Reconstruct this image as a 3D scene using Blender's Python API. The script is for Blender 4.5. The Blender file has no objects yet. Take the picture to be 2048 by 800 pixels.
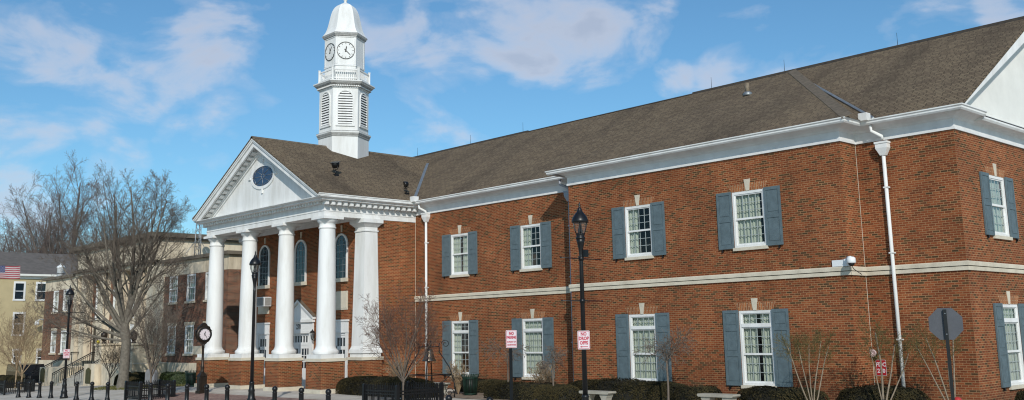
import bpy, math, random
from mathutils import Vector, Matrix, noise
random.seed(7)
scene = bpy.context.scene
col = scene.collection
PI = math.pi

# ------------------------------------------------------------------ materials
def newmat(name):
    m = bpy.data.materials.new(name); m.use_nodes = True
    nt = m.node_tree
    return m, nt, nt.nodes['Principled BSDF']

def N(nt, typ, **kw):
    n = nt.nodes.new(typ)
    for k, v in kw.items():
        if k.startswith('i_'):
            n.inputs[k[2:].replace('_', ' ')].default_value = v
        else:
            setattr(n, k, v)
    return n

def rgba(c): return (c[0], c[1], c[2], 1)

def ramp(nt, stops, interp='LINEAR'):
    r = nt.nodes.new('ShaderNodeValToRGB'); cr = r.color_ramp; cr.interpolation = interp
    cr.elements[0].position = stops[0][0]; cr.elements[0].color = rgba(stops[0][1])
    cr.elements[1].position = stops[-1][0]; cr.elements[1].color = rgba(stops[-1][1])
    for p, c in stops[1:-1]:
        e = cr.elements.new(p); e.color = rgba(c)
    return r

def mixrgb(nt, a, b, fac, blend='MIX'):
    m = nt.nodes.new('ShaderNodeMix'); m.data_type = 'RGBA'; m.blend_type = blend
    for sock, v in ((m.inputs[6], a), (m.inputs[7], b), (m.inputs[0], fac)):
        if hasattr(v, 'is_linked') or hasattr(v, 'links'):
            nt.links.new(v, sock)
        elif isinstance(v, (int, float)): sock.default_value = v
        else: sock.default_value = rgba(v)
    return m.outputs[2]

def plain(name, c, rough=.5, metal=0, var=.12, scale=3.0, bump=0, spec=.5, bscale=60):
    """painted / cast material with a little procedural dirt variation"""
    m, nt, b = newmat(name)
    co = N(nt, 'ShaderNodeTexCoord')
    n = N(nt, 'ShaderNodeTexNoise', i_Scale=scale, i_Detail=6.0, i_Roughness=.6)
    nt.links.new(co.outputs['Object'], n.inputs['Vector'])
    lo = tuple(x*(1-var) for x in c); hi = tuple(min(1, x*(1+var*.6)) for x in c)
    r = ramp(nt, [(.3, lo), (.7, hi)])
    nt.links.new(n.outputs[0], r.inputs[0]); nt.links.new(r.outputs[0], b.inputs['Base Color'])
    b.inputs['Roughness'].default_value = rough; b.inputs['Metallic'].default_value = metal
    b.inputs['Specular IOR Level'].default_value = spec
    if bump:
        n2 = N(nt, 'ShaderNodeTexNoise', i_Scale=bscale, i_Detail=4.0)
        nt.links.new(co.outputs['Object'], n2.inputs['Vector'])
        bp = N(nt, 'ShaderNodeBump', i_Strength=bump, i_Distance=.02)
        nt.links.new(n2.outputs[0], bp.inputs['Height']); nt.links.new(bp.outputs[0], b.inputs['Normal'])
    return m

def brickmat(name, stops, mortar, bw=.203, bh=.0677, ms=.007, stain=.25, rot=False, mortvar=.3):
    m, nt, b = newmat(name)
    uv = N(nt, 'ShaderNodeUVMap'); uv.uv_map = 'UVMap'
    src = uv.outputs[0]
    if rot:
        mp = N(nt, 'ShaderNodeMapping'); mp.inputs['Rotation'].default_value = (0, 0, PI/2)
        nt.links.new(src, mp.inputs[0]); src = mp.outputs[0]
    br = N(nt, 'ShaderNodeTexBrick'); br.offset = .5; br.squash = 1
    br.inputs['Color1'].default_value = (0, 0, 0, 1); br.inputs['Color2'].default_value = (1, 1, 1, 1)
    br.inputs['Mortar'].default_value = (.5, .5, .5, 1)
    br.inputs['Scale'].default_value = 1; br.inputs['Mortar Size'].default_value = ms
    br.inputs['Mortar Smooth'].default_value = .15
    br.inputs['Brick Width'].default_value = bw; br.inputs['Row Height'].default_value = bh
    nt.links.new(src, br.inputs['Vector'])
    r = ramp(nt, stops); nt.links.new(br.outputs['Color'], r.inputs[0])
    # weathering over the whole wall
    n = N(nt, 'ShaderNodeTexNoise', i_Scale=.45, i_Detail=7.0, i_Roughness=.6)
    nt.links.new(uv.outputs[0], n.inputs['Vector'])
    wr = ramp(nt, [(.3, (1-stain,)*3), (.7, (1+stain*.35,)*3)])
    nt.links.new(n.outputs[0], wr.inputs[0])
    n3 = N(nt, 'ShaderNodeTexNoise', i_Scale=25.0, i_Detail=3.0)
    nt.links.new(uv.outputs[0], n3.inputs['Vector'])
    r3 = ramp(nt, [(.3, (.8, .8, .8)), (.7, (1.12, 1.12, 1.12))]); nt.links.new(n3.outputs[0], r3.inputs[0])
    c1 = mixrgb(nt, r.outputs[0], r3.outputs[0], .8, 'MULTIPLY')
    # mortar with its own variation
    n4 = N(nt, 'ShaderNodeTexNoise', i_Scale=1.3, i_Detail=5.0)
    nt.links.new(uv.outputs[0], n4.inputs['Vector'])
    r4 = ramp(nt, [(.3, tuple(x*(1-mortvar) for x in mortar)), (.7, mortar)]); nt.links.new(n4.outputs[0], r4.inputs[0])
    c2 = mixrgb(nt, c1, r4.outputs[0], br.outputs['Fac'])
    mps = N(nt, 'ShaderNodeMapping'); mps.inputs['Scale'].default_value = (2.4, .22, 1); nt.links.new(uv.outputs[0], mps.inputs[0])
    n5 = N(nt, 'ShaderNodeTexNoise', i_Scale=1.0, i_Detail=6.0, i_Roughness=.6); nt.links.new(mps.outputs[0], n5.inputs['Vector'])
    r5 = ramp(nt, [(.28, (.84, .82, .80)), (.48, (1, 1, 1)), (.72, (1.08, 1.08, 1.08))]); nt.links.new(n5.outputs[0], r5.inputs[0])
    c2b = mixrgb(nt, c2, r5.outputs[0], 1.0, 'MULTIPLY')
    c3 = mixrgb(nt, c2b, wr.outputs[0], 1.0, 'MULTIPLY')
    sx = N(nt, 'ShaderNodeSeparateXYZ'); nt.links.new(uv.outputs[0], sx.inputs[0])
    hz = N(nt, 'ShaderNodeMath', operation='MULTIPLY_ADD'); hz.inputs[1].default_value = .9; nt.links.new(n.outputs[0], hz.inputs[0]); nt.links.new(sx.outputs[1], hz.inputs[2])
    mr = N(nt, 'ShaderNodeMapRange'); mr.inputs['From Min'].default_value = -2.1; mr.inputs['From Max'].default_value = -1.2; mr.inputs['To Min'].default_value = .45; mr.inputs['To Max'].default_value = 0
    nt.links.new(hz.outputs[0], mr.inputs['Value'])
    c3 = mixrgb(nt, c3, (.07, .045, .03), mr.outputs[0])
    nt.links.new(c3, b.inputs['Base Color'])
    b.inputs['Roughness'].default_value = .9; b.inputs['Specular IOR Level'].default_value = .25
    inv = N(nt, 'ShaderNodeMath', operation='SUBTRACT'); inv.inputs[0].default_value = 1
    nt.links.new(br.outputs['Fac'], inv.inputs[1])
    bp = N(nt, 'ShaderNodeBump', i_Strength=.5, i_Distance=.01)
    nt.links.new(inv.outputs[0], bp.inputs['Height']); nt.links.new(bp.outputs[0], b.inputs['Normal'])
    return m

def shinglemat(name):
    m, nt, b = newmat(name)
    uv = N(nt, 'ShaderNodeUVMap'); uv.uv_map = 'UVMap'
    br = N(nt, 'ShaderNodeTexBrick'); br.offset = .37; br.offset_frequency = 2; br.squash = .8; br.squash_frequency = 3
    br.inputs['Color1'].default_value = (0, 0, 0, 1); br.inputs['Color2'].default_value = (1, 1, 1, 1)
    br.inputs['Mortar'].default_value = (0, 0, 0, 1); br.inputs['Scale'].default_value = 1
    br.inputs['Mortar Size'].default_value = .012; br.inputs['Mortar Smooth'].default_value = .6
    br.inputs['Brick Width'].default_value = .31; br.inputs['Row Height'].default_value = .14
    nt.links.new(uv.outputs[0], br.inputs['Vector'])
    r = ramp(nt, [(0, (.122, .092, .063)), (.35, (.146, .111, .075)), (.65, (.162, .124, .083)), (1, (.182, .141, .094))])
    nt.links.new(br.outputs['Color'], r.inputs[0])
    mp = N(nt, 'ShaderNodeMapping'); mp.inputs['Scale'].default_value = (.7, .22, 1)
    nt.links.new(uv.outputs[0], mp.inputs[0])
    n = N(nt, 'ShaderNodeTexNoise', i_Scale=.7, i_Detail=4.0, i_Roughness=.5)
    nt.links.new(mp.outputs[0], n.inputs['Vector'])
    wr = ramp(nt, [(.28, (.72, .71, .72)), (.50, (1.02, 1.0, .99)), (.75, (1.16, 1.13, 1.09))]); nt.links.new(n.outputs[0], wr.inputs[0])
    c = mixrgb(nt, r.outputs[0], wr.outputs[0], 1.0, 'MULTIPLY')
    c2 = mixrgb(nt, c, (.018, .015, .012), br.outputs['Fac'])
    nt.links.new(c2, b.inputs['Base Color'])
    b.inputs['Roughness'].default_value = .95; b.inputs['Specular IOR Level'].default_value = .2
    inv = N(nt, 'ShaderNodeMath', operation='SUBTRACT'); inv.inputs[0].default_value = 1
    nt.links.new(br.outputs['Fac'], inv.inputs[1])
    bp = N(nt, 'ShaderNodeBump', i_Strength=.8, i_Distance=.03)
    nt.links.new(inv.outputs[0], bp.inputs['Height']); nt.links.new(bp.outputs[0], b.inputs['Normal'])
    return m

def stonemat(name, c, stain=(.45, .42, .38), amt=.5, vstreak=True):
    m, nt, b = newmat(name)
    co = N(nt, 'ShaderNodeTexCoord')
    mp = N(nt, 'ShaderNodeMapping'); mp.inputs['Scale'].default_value = (1.6, 1.6, .3 if vstreak else 1.6)
    nt.links.new(co.outputs['Object'], mp.inputs[0])
    n = N(nt, 'ShaderNodeTexNoise', i_Scale=1.2, i_Detail=9.0, i_Roughness=.65)
    nt.links.new(mp.outputs[0], n.inputs['Vector'])
    r = ramp(nt, [(.32, tuple(x*(1-amt)+x*amt*s for x, s in zip(c, stain))), (.55, c), (.8, tuple(min(1, x*1.1) for x in c))])
    nt.links.new(n.outputs[0], r.inputs[0]); nt.links.new(r.outputs[0], b.inputs['Base Color'])
    b.inputs['Roughness'].default_value = .88
    n2 = N(nt, 'ShaderNodeTexNoise', i_Scale=30.0, i_Detail=4.0); nt.links.new(co.outputs['Object'], n2.inputs['Vector'])
    bp = N(nt, 'ShaderNodeBump', i_Strength=.25, i_Distance=.01)
    nt.links.new(n2.outputs[0], bp.inputs['Height']); nt.links.new(bp.outputs[0], b.inputs['Normal'])
    return m

def glassmat(name, tint=(.02, .03, .04), see=.6, rough=.02):
    m, nt, b = newmat(name)
    nt.nodes.remove(b)
    out = nt.nodes['Material Output']
    tr = N(nt, 'ShaderNodeBsdfTransparent'); tr.inputs[0].default_value = (.95, .97, .95, 1)
    di = N(nt, 'ShaderNodeBsdfDiffuse'); di.inputs[0].default_value = rgba(tint)
    gl = N(nt, 'ShaderNodeBsdfGlossy'); gl.inputs['Roughness'].default_value = rough; gl.inputs[0].default_value = (.9, .95, 1, 1)
    m1 = N(nt, 'ShaderNodeMixShader'); m1.inputs[0].default_value = see
    nt.links.new(di.outputs[0], m1.inputs[1]); nt.links.new(tr.outputs[0], m1.inputs[2])
    lw = N(nt, 'ShaderNodeLayerWeight', i_Blend=.5); fr = N(nt, 'ShaderNodeMath', operation='POWER'); fr.inputs[1].default_value = 3.5; nt.links.new(lw.outputs['Facing'], fr.inputs[0])
    ma = N(nt, 'ShaderNodeMath', operation='MULTIPLY_ADD'); ma.inputs[1].default_value = 1.0; ma.inputs[2].default_value = .03
    nt.links.new(fr.outputs[0], ma.inputs[0])
    m2 = N(nt, 'ShaderNodeMixShader'); nt.links.new(ma.outputs[0], m2.inputs[0])
    nt.links.new(m1.outputs[0], m2.inputs[1]); nt.links.new(gl.outputs[0], m2.inputs[2])
    # old panes are never quite flat
    co = N(nt, 'ShaderNodeTexCoord'); nz = N(nt, 'ShaderNodeTexNoise', i_Scale=2.2, i_Detail=2.0)
    nt.links.new(co.outputs['Object'], nz.inputs['Vector'])
    bp = N(nt, 'ShaderNodeBump', i_Strength=.12, i_Distance=.03); nt.links.new(nz.outputs[0], bp.inputs['Height'])
    nt.links.new(bp.outputs[0], gl.inputs['Normal'])
    nt.links.new(m2.outputs[0], out.inputs[0])
    return m

def leafmat(name, cols, scale=2.2, rough=.6):
    m, nt, b = newmat(name)
    co = N(nt, 'ShaderNodeTexCoord')
    n = N(nt, 'ShaderNodeTexNoise', i_Scale=scale, i_Detail=4.0); nt.links.new(co.outputs['Object'], n.inputs['Vector'])
    gi = N(nt, 'ShaderNodeNewGeometry')
    ad = N(nt, 'ShaderNodeMath', operation='MULTIPLY_ADD'); ad.inputs[1].default_value = .35; ad.inputs[2].default_value = -.17
    nt.links.new(gi.outputs['Random Per Island'], ad.inputs[0])
    a2 = N(nt, 'ShaderNodeMath', operation='ADD'); nt.links.new(n.outputs[0], a2.inputs[0]); nt.links.new(ad.outputs[0], a2.inputs[1])
    st = [(.3+.4*i/(len(cols)-1), c) for i, c in enumerate(cols)]
    r = ramp(nt, st); nt.links.new(a2.outputs[0], r.inputs[0]); nt.links.new(r.outputs[0], b.inputs['Base Color'])
    b.inputs['Roughness'].default_value = rough; b.inputs['Specular IOR Level'].default_value = .3
    return m

def concretemat(name, c, slab=1.5, joint=.02, tint=(.7, .66, .6)):
    m, nt, b = newmat(name)
    co = N(nt, 'ShaderNodeTexCoord')
    br = N(nt, 'ShaderNodeTexBrick'); br.offset = 0
    br.inputs['Color1'].default_value = (.85, .85, .85, 1); br.inputs['Color2'].default_value = (1, 1, 1, 1)
    br.inputs['Mortar'].default_value = (.5, .47, .43, 1); br.inputs['Scale'].default_value = 1
    br.inputs['Mortar Size'].default_value = joint; br.inputs['Brick Width'].default_value = slab; br.inputs['Row Height'].default_value = slab
    nt.links.new(co.outputs['Object'], br.inputs['Vector'])
    n = N(nt, 'ShaderNodeTexNoise', i_Scale=.5, i_Detail=9.0, i_Roughness=.7); nt.links.new(co.outputs['Object'], n.inputs['Vector'])
    r = ramp(nt, [(.3, tuple(x*t for x, t in zip(c, tint))), (.6, c), (.85, tuple(x*1.15 for x in c))]); nt.links.new(n.outputs[0], r.inputs[0])
    cc = mixrgb(nt, r.outputs[0], br.outputs['Color'], 1.0, 'MULTIPLY')
    nt.links.new(cc, b.inputs['Base Color']); b.inputs['Roughness'].default_value = .9
    return m

M = {}
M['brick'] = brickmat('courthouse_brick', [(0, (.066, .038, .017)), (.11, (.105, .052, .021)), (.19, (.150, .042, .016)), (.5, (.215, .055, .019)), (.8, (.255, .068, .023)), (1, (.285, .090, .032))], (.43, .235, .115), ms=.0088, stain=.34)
M['soldier'] = brickmat('soldier_brick', [(0, (.20, .07, .03)), (.5, (.30, .095, .035)), (1, (.39, .14, .05))], (.55, .40, .24), rot=True)
M['oldbrick'] = brickmat('old_dark_brick', [(0, (.050, .028, .020)), (.3, (.115, .045, .026)), (.7, (.185, .062, .034)), (1, (.24, .088, .048))], (.42, .31, .22), ms=.008, stain=.35)
M['shingle'] = shinglemat('roof_shingle')
M['ridge'] = plain('ridge_shingle', (.135, .105, .074), .95, var=.4, scale=6, bump=.4)
M['ridgedark'] = plain('ridge_dark', (.045, .036, .028), .95, var=.4, scale=6)
M['white'] = stonemat('white_paint', (.735, .735, .72), stain=(.72, .70, .66), amt=.6)
M['blueglass'] = glassmat('blue_glass', (.022, .036, .085), see=.05)
M['offwhite'] = plain('stucco_white', (.74, .73, .68), .8, var=.08, scale=1.2, bump=.15)
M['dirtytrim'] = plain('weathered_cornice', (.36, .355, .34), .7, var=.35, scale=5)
M['greytrim'] = plain('white_trim_worn', (.70, .70, .69), .6, var=.12, scale=2.5)
M['zinc'] = plain('galvanised_flashing', (.30, .32, .33), .45, .6, var=.25, scale=4)
M['pipegrey'] = plain('grey_downspout', (.34, .36, .40), .5, .1, var=.15)
M['lime'] = stonemat('limestone', (.60, .54, .43), amt=.35, vstreak=False)
M['oldstone'] = stonemat('old_limestone', (.66, .57, .43), stain=(.42, .38, .34), amt=.7)
M['coping'] = stonemat('dark_coping', (.15, .125, .095), amt=.7)
M['shutter'] = plain('blue_grey_shutter', (.102, .140, .156), .6, var=.2, scale=5)
M['muntin'] = plain('window_grille', (.36, .40, .39), .5, var=.08)
M['glass'] = glassmat('window_glass', see=.97)
M['darkglass'] = glassmat('dark_glass', (.012, .022, .032), see=.05)
M['lampglass'] = glassmat('lamp_glass', (.3, .3, .3), see=.9)
M['curtain'] = plain('curtain_cloth', (.40, .43, .36), .9, var=.14, scale=5)
M['black'] = plain('black_iron', (.010, .010, .011), .38, .2, var=.3, scale=8)
M['darkbronze'] = plain('dark_bronze', (.035, .025, .018), .4, .5, var=.4, scale=6)
M['bellbronze'] = plain('bell_bronze', (.20, .16, .12), .35, .8, var=.4, scale=6)
M['plaque'] = plain('green_bronze_plaque', (.085, .08, .035), .5, .4, var=.3, scale=6)
M['cangreen'] = plain('dark_green_paint', (.008, .028, .018), .4, var=.3)
M['signwhite'] = plain('sign_white', (.66, .575, .60), .45, var=.05)
M['signred'] = plain('sign_red', (.44, .04, .07), .45, var=.1)
M['fdcred'] = plain('fdc_red', (.36, .012, .02), .4, var=.1)
M['signback'] = plain('sign_back_aluminium', (.085, .088, .100), .5, .3, var=.12, scale=4)
M['signblack'] = plain('number_black', (.012, .012, .012), .5)
M['slate'] = stonemat('memorial_granite', (.22, .225, .24), amt=.4, vstreak=False)
M['benchstone'] = stonemat('bench_concrete', (.36, .335, .28), amt=.5, vstreak=False)
M['cream'] = plain('cream_siding', (.46, .375, .215), .8, var=.12, scale=.9, bump=.1)
M['plasticwhite'] = plain('white_plastic', (.72, .74, .75), .35, var=.04)
M['acgrey'] = plain('grey_grille', (.28, .28, .27), .6, var=.2, scale=30)
M['redpaint'] = plain('hydrant_red', (.42, .035, .03), .4, var=.1)
M['yellow'] = plain('yellow_bloom', (.65, .50, .03), .6)
M['car'] = plain('dark_car_paint', (.012, .014, .018), .25, .3, var=.1)
M['tyre'] = plain('tyre_rubber', (.012, .012, .012), .9)
M['flagred'] = plain('flag_red', (.26, .035, .045), .8, var=.1)
M['flagwhite'] = plain('flag_white', (.40, .36, .36), .8, var=.08)
M['flagblue'] = plain('flag_blue', (.025, .04, .13), .8, var=.1)
M['hornpink'] = plain('faded_horn', (.50, .38, .38), .5, var=.1)
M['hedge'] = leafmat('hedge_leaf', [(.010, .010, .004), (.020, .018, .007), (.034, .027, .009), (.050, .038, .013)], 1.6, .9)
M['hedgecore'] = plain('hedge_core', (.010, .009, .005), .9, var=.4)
M['bush'] = leafmat('bush_leaf', [(.010, .016, .005), (.022, .034, .010), (.04, .055, .015)], 2)
M['bark'] = plain('grey_bark', (.150, .130, .103), .9, var=.4, scale=7, bump=.6, bscale=25)
M['twig'] = plain('grey_twig', (.145, .113, .088), .9, var=.25, scale=4)
M['farbark'] = plain('far_bark', (.125, .105, .092), .9, var=.3, scale=3)
M['redtwig'] = plain('budding_twig', (.170, .128, .112), .9, var=.3, scale=1.5)
M['browntwig'] = plain('brown_twig', (.140, .078, .055), .9, var=.25, scale=4)
M['tantwig'] = plain('tan_twig', (.30, .215, .13), .9, var=.25, scale=4)
M['myrtlebark'] = plain('crape_myrtle_bark', (.23, .18, .125), .7, var=.4, scale=9)
M['greentwig'] = plain('olive_twig', (.125, .10, .028), .8, var=.3, scale=4)
M['grass'] = leafmat('grass_blade', [(.055, .060, .015), (.10, .10, .028), (.16, .14, .05)], 3)
M['soil'] = plain('soil', (.085, .055, .035), .95, var=.4, bump=.5)
M['concrete'] = concretemat('plaza_concrete', (.56, .52, .46))
M['asphalt'] = plain('asphalt', (.055, .055, .056), .9, var=.3, scale=2, bump=.4)
M['kerb'] = stonemat('kerb_concrete', (.40, .38, .34), amt=.4, vstreak=False)
M['paver'] = brickmat('red_pavers', [(0, (.20, .12, .10)), (.5, (.27, .16, .13)), (1, (.33, .21, .17))], (.30, .26, .22), .2, .1, .008)
M['tanpaver'] = brickmat('tan_pavers', [(0, (.20, .15, .11)), (.5, (.27, .20, .15)), (1, (.33, .26, .19))], (.22, .19, .15), .2, .1, .008)
M['yroof'] = plain('grey_brown_roof', (.125, .110, .100), .95, var=.25, scale=2)

# ------------------------------------------------------------------ mesh builder
class MB:
    """collects polygons; T maps local to world before storing"""
    def __init__(s, T=None): s.v = []; s.f = []; s.m = []; s.T = T; s.smooth = []
    def vert(s, p):
        s.v.append(s.T @ Vector(p) if s.T is not None else Vector(p)); return len(s.v)-1
    def face(s, pts, mi=0, sm=False):
        s.f.append([s.vert(p) for p in pts]); s.m.append(mi); s.smooth.append(sm)
    def box(s, x0, x1, y0, y1, z0, z1, mi=0):
        a = [s.vert((x, y, z)) for z in (z0, z1) for y in (y0, y1) for x in (x0, x1)]
        for q in ((0, 2, 3, 1), (4, 5, 7, 6), (0, 1, 5, 4), (2, 6, 7, 3), (0, 4, 6, 2), (1, 3, 7, 5)):
            s.f.append([a[i] for i in q]); s.m.append(mi); s.smooth.append(False)
    def hexa(s, p8, mi=0):
        a = [s.vert(p) for p in p8]
        for q in ((0, 3, 2, 1), (4, 5, 6, 7), (0, 1, 5, 4), (1, 2, 6, 5), (2, 3, 7, 6), (3, 0, 4, 7)):
            s.f.append([a[i] for i in q]); s.m.append(mi); s.smooth.append(False)
    def prism(s, poly, axis, a0, a1, mi=0):
        """poly of 2D pts extruded along axis 'x','y' or 'z'"""
        def P(p, t):
            return {'x': (t, p[0], p[1]), 'y': (p[0], t, p[1]), 'z': (p[0], p[1], t)}[axis]
        A = [s.vert(P(p, a0)) for p in poly]; B = [s.vert(P(p, a1)) for p in poly]
        n = len(poly)
        s.f.append(A[::-1]); s.f.append(B); s.m += [mi, mi]; s.smooth += [False, False]
        for i in range(n):
            j = (i+1) % n
            s.f.append([A[i], A[j], B[j], B[i]]); s.m.append(mi); s.smooth.append(False)
    def lathe(s, prof, c=(0, 0, 0), n=16, mi=0, a0=0, smooth=True, cap=True):
        rings = []
        for r, z in prof:
            rings.append([s.vert((c[0]+r*math.cos(a0+2*PI*k/n), c[1]+r*math.sin(a0+2*PI*k/n), c[2]+z)) for k in range(n)])
        for A, B in zip(rings, rings[1:]):
            for k in range(n):
                j = (k+1) % n
                s.f.append([A[k], A[j], B[j], B[k]]); s.m.append(mi); s.smooth.append(smooth)
        if cap:
            s.f.append(rings[0][::-1]); s.f.append(rings[-1]); s.m += [mi, mi]; s.smooth += [False, False]
    def tube(s, pts, rad, n=6, mi=0, cap=True, smooth=True):
        pts = [Vector(p) for p in pts]
        if not hasattr(rad, '__len__'): rad = [rad]*len(pts)
        rings = []; u = None
        for i, p in enumerate(pts):
            d = (pts[min(i+1, len(pts)-1)]-pts[max(i-1, 0)])
            if d.length < 1e-9: d = Vector((0, 0, 1))
            d.normalize()
            if u is None:
                u = d.orthogonal().normalized()
            else:
                u = u-d*u.dot(d)
                u = u.normalized() if u.length > 1e-6 else d.orthogonal().normalized()
            w = d.cross(u)
            rings.append([s.vert(p+(u*math.cos(2*PI*k/n)+w*math.sin(2*PI*k/n))*rad[i]) for k in range(n)])
        for A, B in zip(rings, rings[1:]):
            for k in range(n):
                j = (k+1) % n
                s.f.append([A[k], A[j], B[j], B[k]]); s.m.append(mi); s.smooth.append(smooth)
        if cap:
            s.f.append(rings[0][::-1]); s.f.append(rings[-1]); s.m += [mi, mi]; s.smooth += [False, False]
    def ball(s, c, r, n=10, mi=0, sz=1.0):
        k = n//2
        s.lathe([(max(1e-3, r*math.sin(PI*i/k)), -r*sz*math.cos(PI*i/k)) for i in range(k+1)], c, n, mi, cap=False)
    def sweep(s, path, prof, closed=False, mi=0, caps=True):
        """path: plan points, outward = right of travel; prof: closed list of (outward offset, z)"""
        n = len(path); rings = []
        for i, p in enumerate(path):
            p = Vector((p[0], p[1]))
            def nrm(a, b):
                d = (Vector(b[:2])-Vector(a[:2])).normalized(); return Vector((d.y, -d.x))
            if closed or 0 < i < n-1:
                n1 = nrm(path[i-1], path[i]); n2 = nrm(path[i], path[(i+1) % n])
                b = (n1+n2); b = b/b.dot(n1) if b.length > 1e-6 else n1
            elif i == 0: b = nrm(path[0], path[1])
            else: b = nrm(path[-2], path[-1])
            rings.append([s.vert((p.x+b.x*o, p.y+b.y*o, z)) for o, z in prof])
        m = len(prof)
        R = list(zip(rings, rings[1:])) + ([(rings[-1], rings[0])] if closed else [])
        for A, B in R:
            for k in range(m):
                j = (k+1) % m
                s.f.append([A[k], B[k], B[j], A[j]]); s.m.append(mi); s.smooth.append(False)
        if not closed and caps:
            s.f.append(rings[0]); s.f.append(rings[-1][::-1]); s.m += [mi, mi]; s.smooth += [False, False]
    def wall(s, u0, u1, z0, z1, holes=(), depth=.11, mi=0, rmi=None):
        """wall in local plane n=0 (x=u, y=inward depth), with rectangular openings and reveals"""
        us = sorted({u0, u1, *[h[0] for h in holes], *[h[1] for h in holes]})
        zs = sorted({z0, z1, *[h[2] for h in holes], *[h[3] for h in holes]})
        for a, b in zip(us, us[1:]):
            for c, d in zip(zs, zs[1:]):
                mu, mz = (a+b)/2, (c+d)/2
                if any(h[0] < mu < h[1] and h[2] < mz < h[3] for h in holes): continue
                s.face([(a, 0, c), (b, 0, c), (b, 0, d), (a, 0, d)], mi)
        for h in holes:
            a, b, c, d = h; k = depth
            s.face([(a, 0, c), (a, k, c), (b, k, c), (b, 0, c)], mi)
            s.face([(a, 0, d), (b, 0, d), (b, k, d), (a, k, d)], mi)
            s.face([(a, 0, c), (a, 0, d), (a, k, d), (a, k, c)], mi)
            s.face([(b, 0, c), (b, k, c), (b, k, d), (b, 0, d)], mi)
    def build(s, name, mats, parent=None, uv=True):
        me = bpy.data.meshes.new(name)
        me.from_pydata([tuple(v) for v in s.v], [], s.f)
        mats = mats if isinstance(mats, (list, tuple)) else [mats]
        for m in mats: me.materials.append(M[m])
        me.polygons.foreach_set('material_index', s.m)
        me.polygons.foreach_set('use_smooth', s.smooth)
        o = bpy.data.objects.new(name, me); col.objects.link(o)
        off = Vector((0, 0, 0))
        if parent is not None:
            o.parent = parent
            w = Vector(parent.get('wloc', (0, 0, 0)))
            if w.length: me.transform(Matrix.Translation(-w))
            o['wloc'] = tuple(w); off = w
            # parts sit at their parent's origin
        if uv:
            L = me.uv_layers.new(name='UVMap'); data = L.data
            for p in me.polygons:
                n = p.normal
                if abs(n.z) > .97: ua, va = Vector((1, 0, 0)), Vector((0, 1, 0))
                else:
                    ua = Vector((-n.y, n.x, 0)).normalized()
                    va = n.cross(ua)
                for li in p.loop_indices:
                    c = me.vertices[me.loops[li].vertex_index].co+off
                    data[li].uv = (c.dot(ua), c.dot(va))
        return o

def empty(name, loc, label, cat, group=None):
    o = bpy.data.objects.new(name, None); col.objects.link(o)
    o.location = loc; o.empty_display_size = .3
    o['label'] = label; o['category'] = cat; o['wloc'] = tuple(loc)
    if group: o['group'] = group
    return o
def tag(o, label, cat, group=None, kind=None):
    o['label'] = label; o['category'] = cat
    if group: o['group'] = group
    if kind: o['kind'] = kind
    return o
def structure(o): o['kind'] = 'structure'; return o
def copy_tree(o, parent=None):
    c = o.copy(); col.objects.link(c)
    if parent is not None: c.parent = parent
    for ch in list(o.children): copy_tree(ch, c)
    return c
def frame(ox, oy, ang, oz=0):
    """local x = along, local y = depth (away from viewer side), z up"""
    return Matrix.Translation((ox, oy, oz)) @ Matrix.Rotation(ang, 4, 'Z')
def text_faces(txt, size, mb, T, mi=0, ext=.003, bold=.0, sx=1.0):
    """font outline -> faces in local xz plane, centred, in front (-y)"""
    cu = bpy.data.curves.new('lettering', 'FONT'); cu.body = txt; cu.size = size; cu.align_x = 'CENTER'; cu.align_y = 'CENTER'
    cu.offset = bold; cu.resolution_u = 2
    ob = bpy.data.objects.new('lettering', cu); col.objects.link(ob)
    dg = bpy.context.evaluated_depsgraph_get(); me = bpy.data.meshes.new_from_object(ob.evaluated_get(dg))
    for p in me.polygons:
        mb.f.append([None]*len(p.vertices)); k = len(mb.f)-1
        ids = []
        for vi in p.vertices:
            c = me.vertices[vi].co; mb.v.append(T @ Vector((c.x*sx, -ext, c.y))); ids.append(len(mb.v)-1)
        mb.f[k] = ids; mb.m.append(mi); mb.smooth.append(False)
    bpy.data.objects.remove(ob); bpy.data.meshes.remove(me); bpy.data.curves.remove(cu)

# ------------------------------------------------------------------ key geometry (metres, camera at the origin, eye 2.5 m above the plaza)
YP, YR, YM = 28.331, 29.328, 29.476
XM0, XP0, XP1, XR = -38.52, -27.07, -15.33, -12.18
XL, YF, YW, YB = -50.05, 24.31, 26.65, 44.0
ZE, ZF, ZG = 6.35, 5.715, -2.45
def clamp(v, a, b): return max(a, min(b, v))
def ground_z(x, y):
    return -2.45-.02*clamp(24-y, 0, 8)-.0125*clamp(-33-x, 0, 17)*clamp((23.5-y)/4, 0, 1)-.026*clamp(-50-x, 0, 60)

# ================================================================== SETTING
def sheet(x0, x1, y0, y1, step, dz, name, mat, zf=ground_z):
    mb = MB(); nx = max(1, int((x1-x0)/step)); ny = max(1, int((y1-y0)/step)); idx = {}
    for i in range(nx+1):
        for j in range(ny+1):
            x = x0+(x1-x0)*i/nx; y = y0+(y1-y0)*j/ny
            idx[i, j] = mb.vert((x, y, zf(x, y)+dz))
    for i in range(nx):
        for j in range(ny):
            mb.f.append([idx[i, j], idx[i+1, j], idx[i+1, j+1], idx[i, j+1]]); mb.m.append(0); mb.smooth.append(True)
    return structure(mb.build(name, mat))
def lines(a, *mid): return a
mb = MB(); xs = [-3000, -900, -400, -200, -130]+[-110+2*i for i in range(56)]+[10, 40, 120, 500, 3000]
ys = [-3000, -600, -100, -20, 0, 8, 13.2]+[14+.5*i for i in range(33)]+[31, 36, 45, 60, 90, 160, 400, 1200, 3000]
ids = {(i, j): mb.vert((x, y, ground_z(x, y) if y >= 13.5 else ground_z(x, 14)-.14)) for i, x in enumerate(xs) for j, y in enumerate(ys)}
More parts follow.
